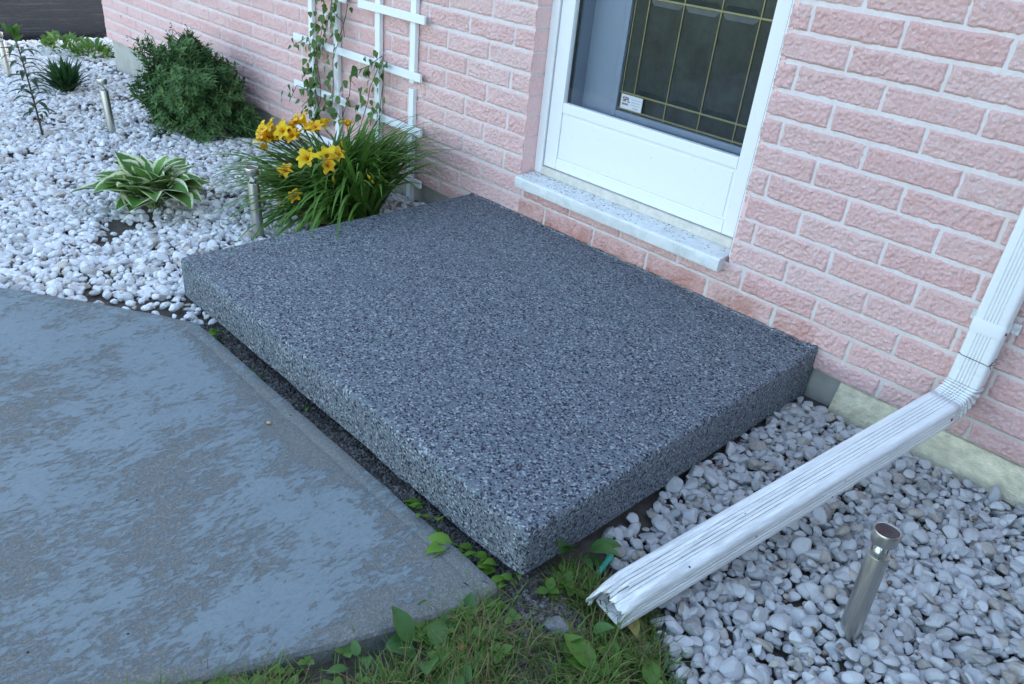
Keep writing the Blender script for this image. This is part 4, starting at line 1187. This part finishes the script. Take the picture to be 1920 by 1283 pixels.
# climbing vine
vn = thing('climbing_vine', (-3.9, -0.06, -0.07), 'green climbing vine with pointed leaves twining up the white trellis', 'vine')
paths = [([(-3.92,.00),(-3.898,.144),(-3.902,.313),(-3.932,.438),(-3.899,.573),(-3.808,.713),(-3.716,.846),(-3.684,.966),(-3.70,1.1)], 15, .055),
    ([(-3.932,.438),(-4.015,.322),(-4.144,.328),(-4.235,.204)], 8, .03), ([(-3.899,.573),(-4.024,.646),(-4.150,.576)], 7, .03),
    ([(-3.733,.30),(-3.733,.414),(-3.709,.577),(-3.637,.681),(-3.578,.838),(-3.565,.903)], 9, .035),
    ([(-3.247,.10),(-3.247,.380),(-3.198,.527),(-3.179,.618),(-3.221,.683),(-3.365,.597),(-3.501,.540)], 11, .04),
    ([(-3.42,.25),(-3.365,.400),(-3.327,.484),(-3.270,.556),(-3.236,.651)], 9, .035), ([(-3.62,.25),(-3.559,.388),(-3.518,.491),(-3.463,.471)], 7, .03),
    ([(-3.72,.846),(-3.62,.80),(-3.58,.72)], 8, .03), ([(-3.9, .573), (-3.86, .68), (-3.80, .80), (-3.78, .93)], 12, .05), ([(-3.95,.15),(-3.88,.3),(-3.86,.42),(-3.89,.55)], 17, .06), ([(-3.93,.2),(-3.80,.26),(-3.70,.28),(-3.6,.22)], 12, .045), ([(-4.1,.2),(-4.0,.28),(-3.9,.30)], 10, .04)]
vl = MB(); vs = MB()
for pth, dens, spread in paths:
    pts = [Vector((x, -0.062 + 0.012*math.sin(i*1.7), z)) for i, (x, z) in enumerate(pth)]
    vs.tube([tuple(v) for v in pts], 0.0022, 5)
    for i in range(len(pts)-1):
        L = (pts[i+1]-pts[i]).length
        for k in range(max(1, int(dens*0.62*L/0.14))):
            p_ = pts[i].lerp(pts[i+1], random.random()) + Vector((random.gauss(0, spread*.75), -random.uniform(0, 0.05), random.gauss(0, spread*.6)))
            s_ = random.uniform(0.032, 0.054)
            card_leaf(vl, p_, (random.uniform(-.6, .6), -1, random.uniform(-.1, .9)), (random.uniform(-.7, .7), -.25, random.uniform(-1, -.2)), s_, s_*0.85, random.random(), [(0, .25), (.1, .85), (.32, 1.0), (.55, .72), (.8, .36), (1, .03)], .12)
vl.build('leaves', MAT['vine'], vn); vs.build('stems', MAT['twig'], vn)

# ------------------------------------------------------------------ weeds under the slab edge
def weed(loc, n, size, label, mat='weed', direc=-PI/2, spread=1.0, h=0.03, name='weed', group='weeds growing out from under the slab edge', broad=0.5):
    t = thing(name, loc, label, 'weed', group); mb = MB()
    for i in range(n):
        az = direc + random.uniform(-spread, spread)
        b0 = (loc[0]+random.uniform(-.035, .035), loc[1]+random.uniform(-.035, .015), loc[2]+random.uniform(0, h))
        L = size*1.08*random.uniform(.7, 1.2)
        blade(mb, b0, az, L*1.4, L*broad*random.uniform(.85, 1.2), R(random.uniform(25, 70)), R(random.uniform(50, 120)), 8, 5, 0, .25, random.uniform(-.5, .5), 1, 'ovate', random.random(), .05, .25)
    return mb.build('leaves', MAT[mat], t)
weed((-2.075, -1.625, -0.11), 7, .05, 'pale green weed at the far left end of the slab gap')
weed((-1.76, -1.625, -0.115), 3, .04, 'thin weed sprig near the left third of the slab gap', broad=.3)
weed((-1.50, -1.625, -0.115), 3, .03, 'tiny weed tuft halfway along the slab gap')
weed((-0.83, -1.615, -0.11), 5, .05, 'low weed clump tucked beneath the slab just left of the broad leaf')
weed((-0.765, -1.635, -0.10), 2, .075, 'weed with a single broad bright leaf over the walkway edge')
weed((-0.645, -1.635, -0.10), 8, .075, 'largest bright green weed with drooping toothed leaves beside the slab')
weed((-0.585, -1.62, -0.10), 7, .05, 'bushy small-leaved weed right of the largest weed')
weed((-0.52, -1.615, -0.10), 8, .048, 'leafy weed directly beneath the near slab corner')
weed((-0.46, -1.61, -0.105), 7, .042, 'weed at the slab corner touching the lawn')
weed((-0.395, -1.40, -0.115), 6, .085, 'dark broad-leaved weed in shade along the right slab side', 'plantain', R(-20), 1.2)

# lawn
LB = [(-0.44, -1.70), (-0.36, -1.60), (-0.40, -1.47), (-0.22, -1.40), (-0.10, -1.43), (-0.02, -1.53), (0.05, -1.57), (0.40, -1.87), (0.42, -2.3), (0.3, -2.9), (-0.9, -2.9), (-0.66, -2.40), (-0.52, -2.03)]
gb = MB()
lo = np.min(LB, 0); hi = np.max(LB, 0)
N = 90000
x = rng.uniform(lo[0], hi[0], N); y = rng.uniform(lo[1], hi[1], N)
k = inside(x, y, LB)
bare = 1.1*np.exp(-(((x+0.29)/0.085)**2 + ((y+1.60)/0.075)**2)) + 0.6*np.exp(-(((x+0.36)/0.06)**2 + ((y+1.72)/0.08)**2))
dens = np.clip(0.50 + 0.75*fbm(x*6, y*6, 0, 3), 0.05, 1) * np.clip(1-1.35*bare, 0.03, 1)
k &= rng.random(N) < dens
x, y, bare = x[k], y[k], bare[k]
z = soil_z(x, y)
for i in range(len(x)):
    az = random.uniform(0, 2*PI); dry = random.random() < (0.30 + 0.25*max(0, math.sin(x[i]*31)*math.sin(y[i]*27)) + 0.45*bare[i])
    L = random.uniform(0.04, 0.13)*(0.6 if bare[i] > .4 else 1)
    if random.random() < (0.012 + 0.10*max(0, 1 - (x[i] - (-0.5 - 0.25*(-1.9 - y[i])))/0.16)):      # clover and small round leaves
        s_ = random.uniform(.014, .028); h_ = random.uniform(.012, .04)
        for q_ in range(3):
            a = az+q_*2.1
            blade(gb, (x[i], y[i], z[i]+h_), a, s_*1.5, s_*1.2, R(random.uniform(0, 30)), R(20), 4, 3, 0, .15, 0, 1, 'mid', random.uniform(.2, .6))
    else:
        blade(gb, (x[i], y[i], z[i]-.004), az, L, random.uniform(.0022, .0046), R(random.uniform(25, 85)), R(random.uniform(20, 120)), 5, 2, 1 if dry else 0, 0, 0, 1, 'blade', random.random())
MAT['straw'] = m_leaf('dry_grass', (0.16, 0.13, 0.06), (0.26, 0.21, 0.10), None, None, 0.2, 0.7)
tag(gb.build('grass', [MAT['grass'], MAT['straw']]), 'patchy green and straw-coloured lawn grass in front of the slab corner', 'grass', None, 'stuff')
lawnweeds = [((-0.475, -1.885, -.098), 4, .055, 'broad-leaved lawn weed closest to the walkway edge'), ((-0.43, -1.95, -.098), 5, .075, 'large rosette of grey-green leaves at the bottom left of the lawn'),
    ((-0.37, -1.905, -.098), 4, .065, 'broad grey-green weed right of the large rosette'), ((-0.425, -1.79, -.098), 5, .055, 'upright broad-leaved weed by the walkway corner'),
    ((-0.19, -1.60, -.098), 3, .06, 'toothed green weed in front of the downspout mouth'), ((-0.085, -1.655, -.098), 2, .085, 'big bright green leaf at the bottom middle of the lawn'),
    ((-0.01, -1.575, -.098), 2, .05, 'narrow curled green weed near the lawn edging'), ((-0.50, -2.06, -.098), 4, .04, 'small round-leaved weed under the walkway side')]
for loc, n_, s_, lab in lawnweeds:
    weed(loc, n_, s_, lab, 'fresh' if 'bright' in lab or 'curled' in lab else 'plantain', random.uniform(-3, 3), 3.1, .02, 'lawn_weed', 'broad-leaved weeds in the lawn', .62)

# ------------------------------------------------------------------ small loose things
def rock(name, loc, s, rot, mat, label, cat, sub=3):
    V, F = icos(sub); k = 12; N = rng.normal(size=(k, 3)); N /= np.linalg.norm(N, axis=1)[:, None]; h = rng.uniform(.6, .95, k)
    rr = 1/np.power(np.power(np.maximum(V @ N.T, 1e-3)/h, 14).sum(1)+1, 1/14); W = V*rr[:, None]*(1+0.05*fbm(V[:, 0]*4, V[:, 1]*4, V[:, 2]*4, 2))[:, None]*np.array(s)
    c_, s_ = math.cos(rot), math.sin(rot); W = W @ np.array([[c_, s_, 0], [-s_, c_, 0], [0, 0, 1]])
    mb = MB(); mb.add(W + np.array(loc), F); return tag(mb.build(name, MAT[mat], sharp=35), label, cat)
rock('rock', (-0.262, -1.635, -0.084), (.042, .034, .022), .4, 'rock', 'fist-sized grey rock half sunk in the bare lawn soil', 'rock')
rock('slate_piece', (-0.345, -1.475, -0.108), (.075, .055, .022), 1.0, 'slate', 'flat dark slate piece beside the slab corner and downspout mouth', 'stone')
rock('concrete_chunk', (-0.36, -0.14, -0.115), (.10, .05, .035), .3, 'debris', 'pale broken concrete chunk where the slab meets the foundation', 'concrete chunk')
rock('pebble', (-1.42, -1.80, -0.0445), (.010, .008, .006), .3, 'ring', 'single brown pebble lying on the painted walkway', 'pebble', 2)
mb = MB()
a0, a1 = Vector((-0.318, -1.415, -0.085)), Vector((-0.335, -1.325, -0.066)); dd = (a1-a0).normalized()
mb.tube([a0, a0+dd*.004, a0+dd*.05, a0+dd*.055, a0+dd*.06, a0+dd*.075], [.006, .008, .008, .0105, .0105, .006], 10)
tag(mb.build('plastic_peg', MAT['peg'], sharp=40), 'turquoise green plastic peg beside the downspout mouth', 'peg')
def fallen(loc, L, W, az, mat, label):
    mb = MB(); blade(mb, loc, az, L, W, R(25), R(70), 8, 5, 0, .35, .3, 1, 'ovate', .5, .12, .05)
    tag(mb.build('fallen_leaf', MAT[mat]), label, 'leaf', 'fallen leaves')
fallen((-0.165, -1.475, -0.075), .075, .034, R(-35), 'yellowleaf', 'curled yellow-brown dead leaf under the downspout mouth')
fallen((-0.375, -1.885, -0.068), .03, .018, R(40), 'brownleaf', 'small orange dead leaf among the lawn weeds')

# unseen hedge added to shade the slab's right face and right-hand gravel
hd = thing('added_shade_hedge', (3.3, -2.9, -0.12), 'added unseen green hedge shading the slab and gravel from the right', 'hedge')
hc = MB()
Xh, Zh = np.meshgrid(np.linspace(0, 1, 60), np.linspace(-0.15, 1.5, 24))
def hedge_side(xa, ya, xb, yb):
    nx_, ny_ = (yb-ya), -(xb-xa); l_ = math.hypot(nx_, ny_)
    Xs = xa + (xb-xa)*Xh; Ys = ya + (yb-ya)*Xh; o_ = 0.10*fbm(Xs*3, Ys*3, Zh*3, 3)
    hc.grid(Xs - nx_/l_*o_, Ys - ny_/l_*o_, Zh)
hedge_side(2.55, -6.2, 2.55, -0.35); hedge_side(2.55, -0.35, 4.2, -0.35); hedge_side(4.2, -6.2, 2.55, -6.2); hedge_side(4.2, -0.35, 4.2, -6.2)
hc.box(2.6, 4.15, -6.15, -0.4, 1.4, 1.5)
hc.build('shade_hedge_core', MAT['shrub'], hd)
hl = MB()
for i in range(3600):
    if random.random() < 0.75: p_ = Vector((2.52 + random.uniform(-.08, .05), random.uniform(-6.2, -0.35), random.uniform(-.1, 1.55))); nv = (-1, random.uniform(-.6, .6), random.uniform(-.2, .9))
    else: p_ = Vector((random.uniform(2.5, 4.2), random.uniform(-6.2, -.3), 1.52 + random.uniform(-.04, .1))); nv = (random.uniform(-.5, .5), random.uniform(-.5, .5), 1)
    card_leaf(hl, p_, nv, (random.uniform(-1, 1), random.uniform(-1, 1), random.uniform(-1, .4)), random.uniform(.05, .09), random.uniform(.03, .05), random.random())
hl.build('foliage', MAT['shrub'], hd)
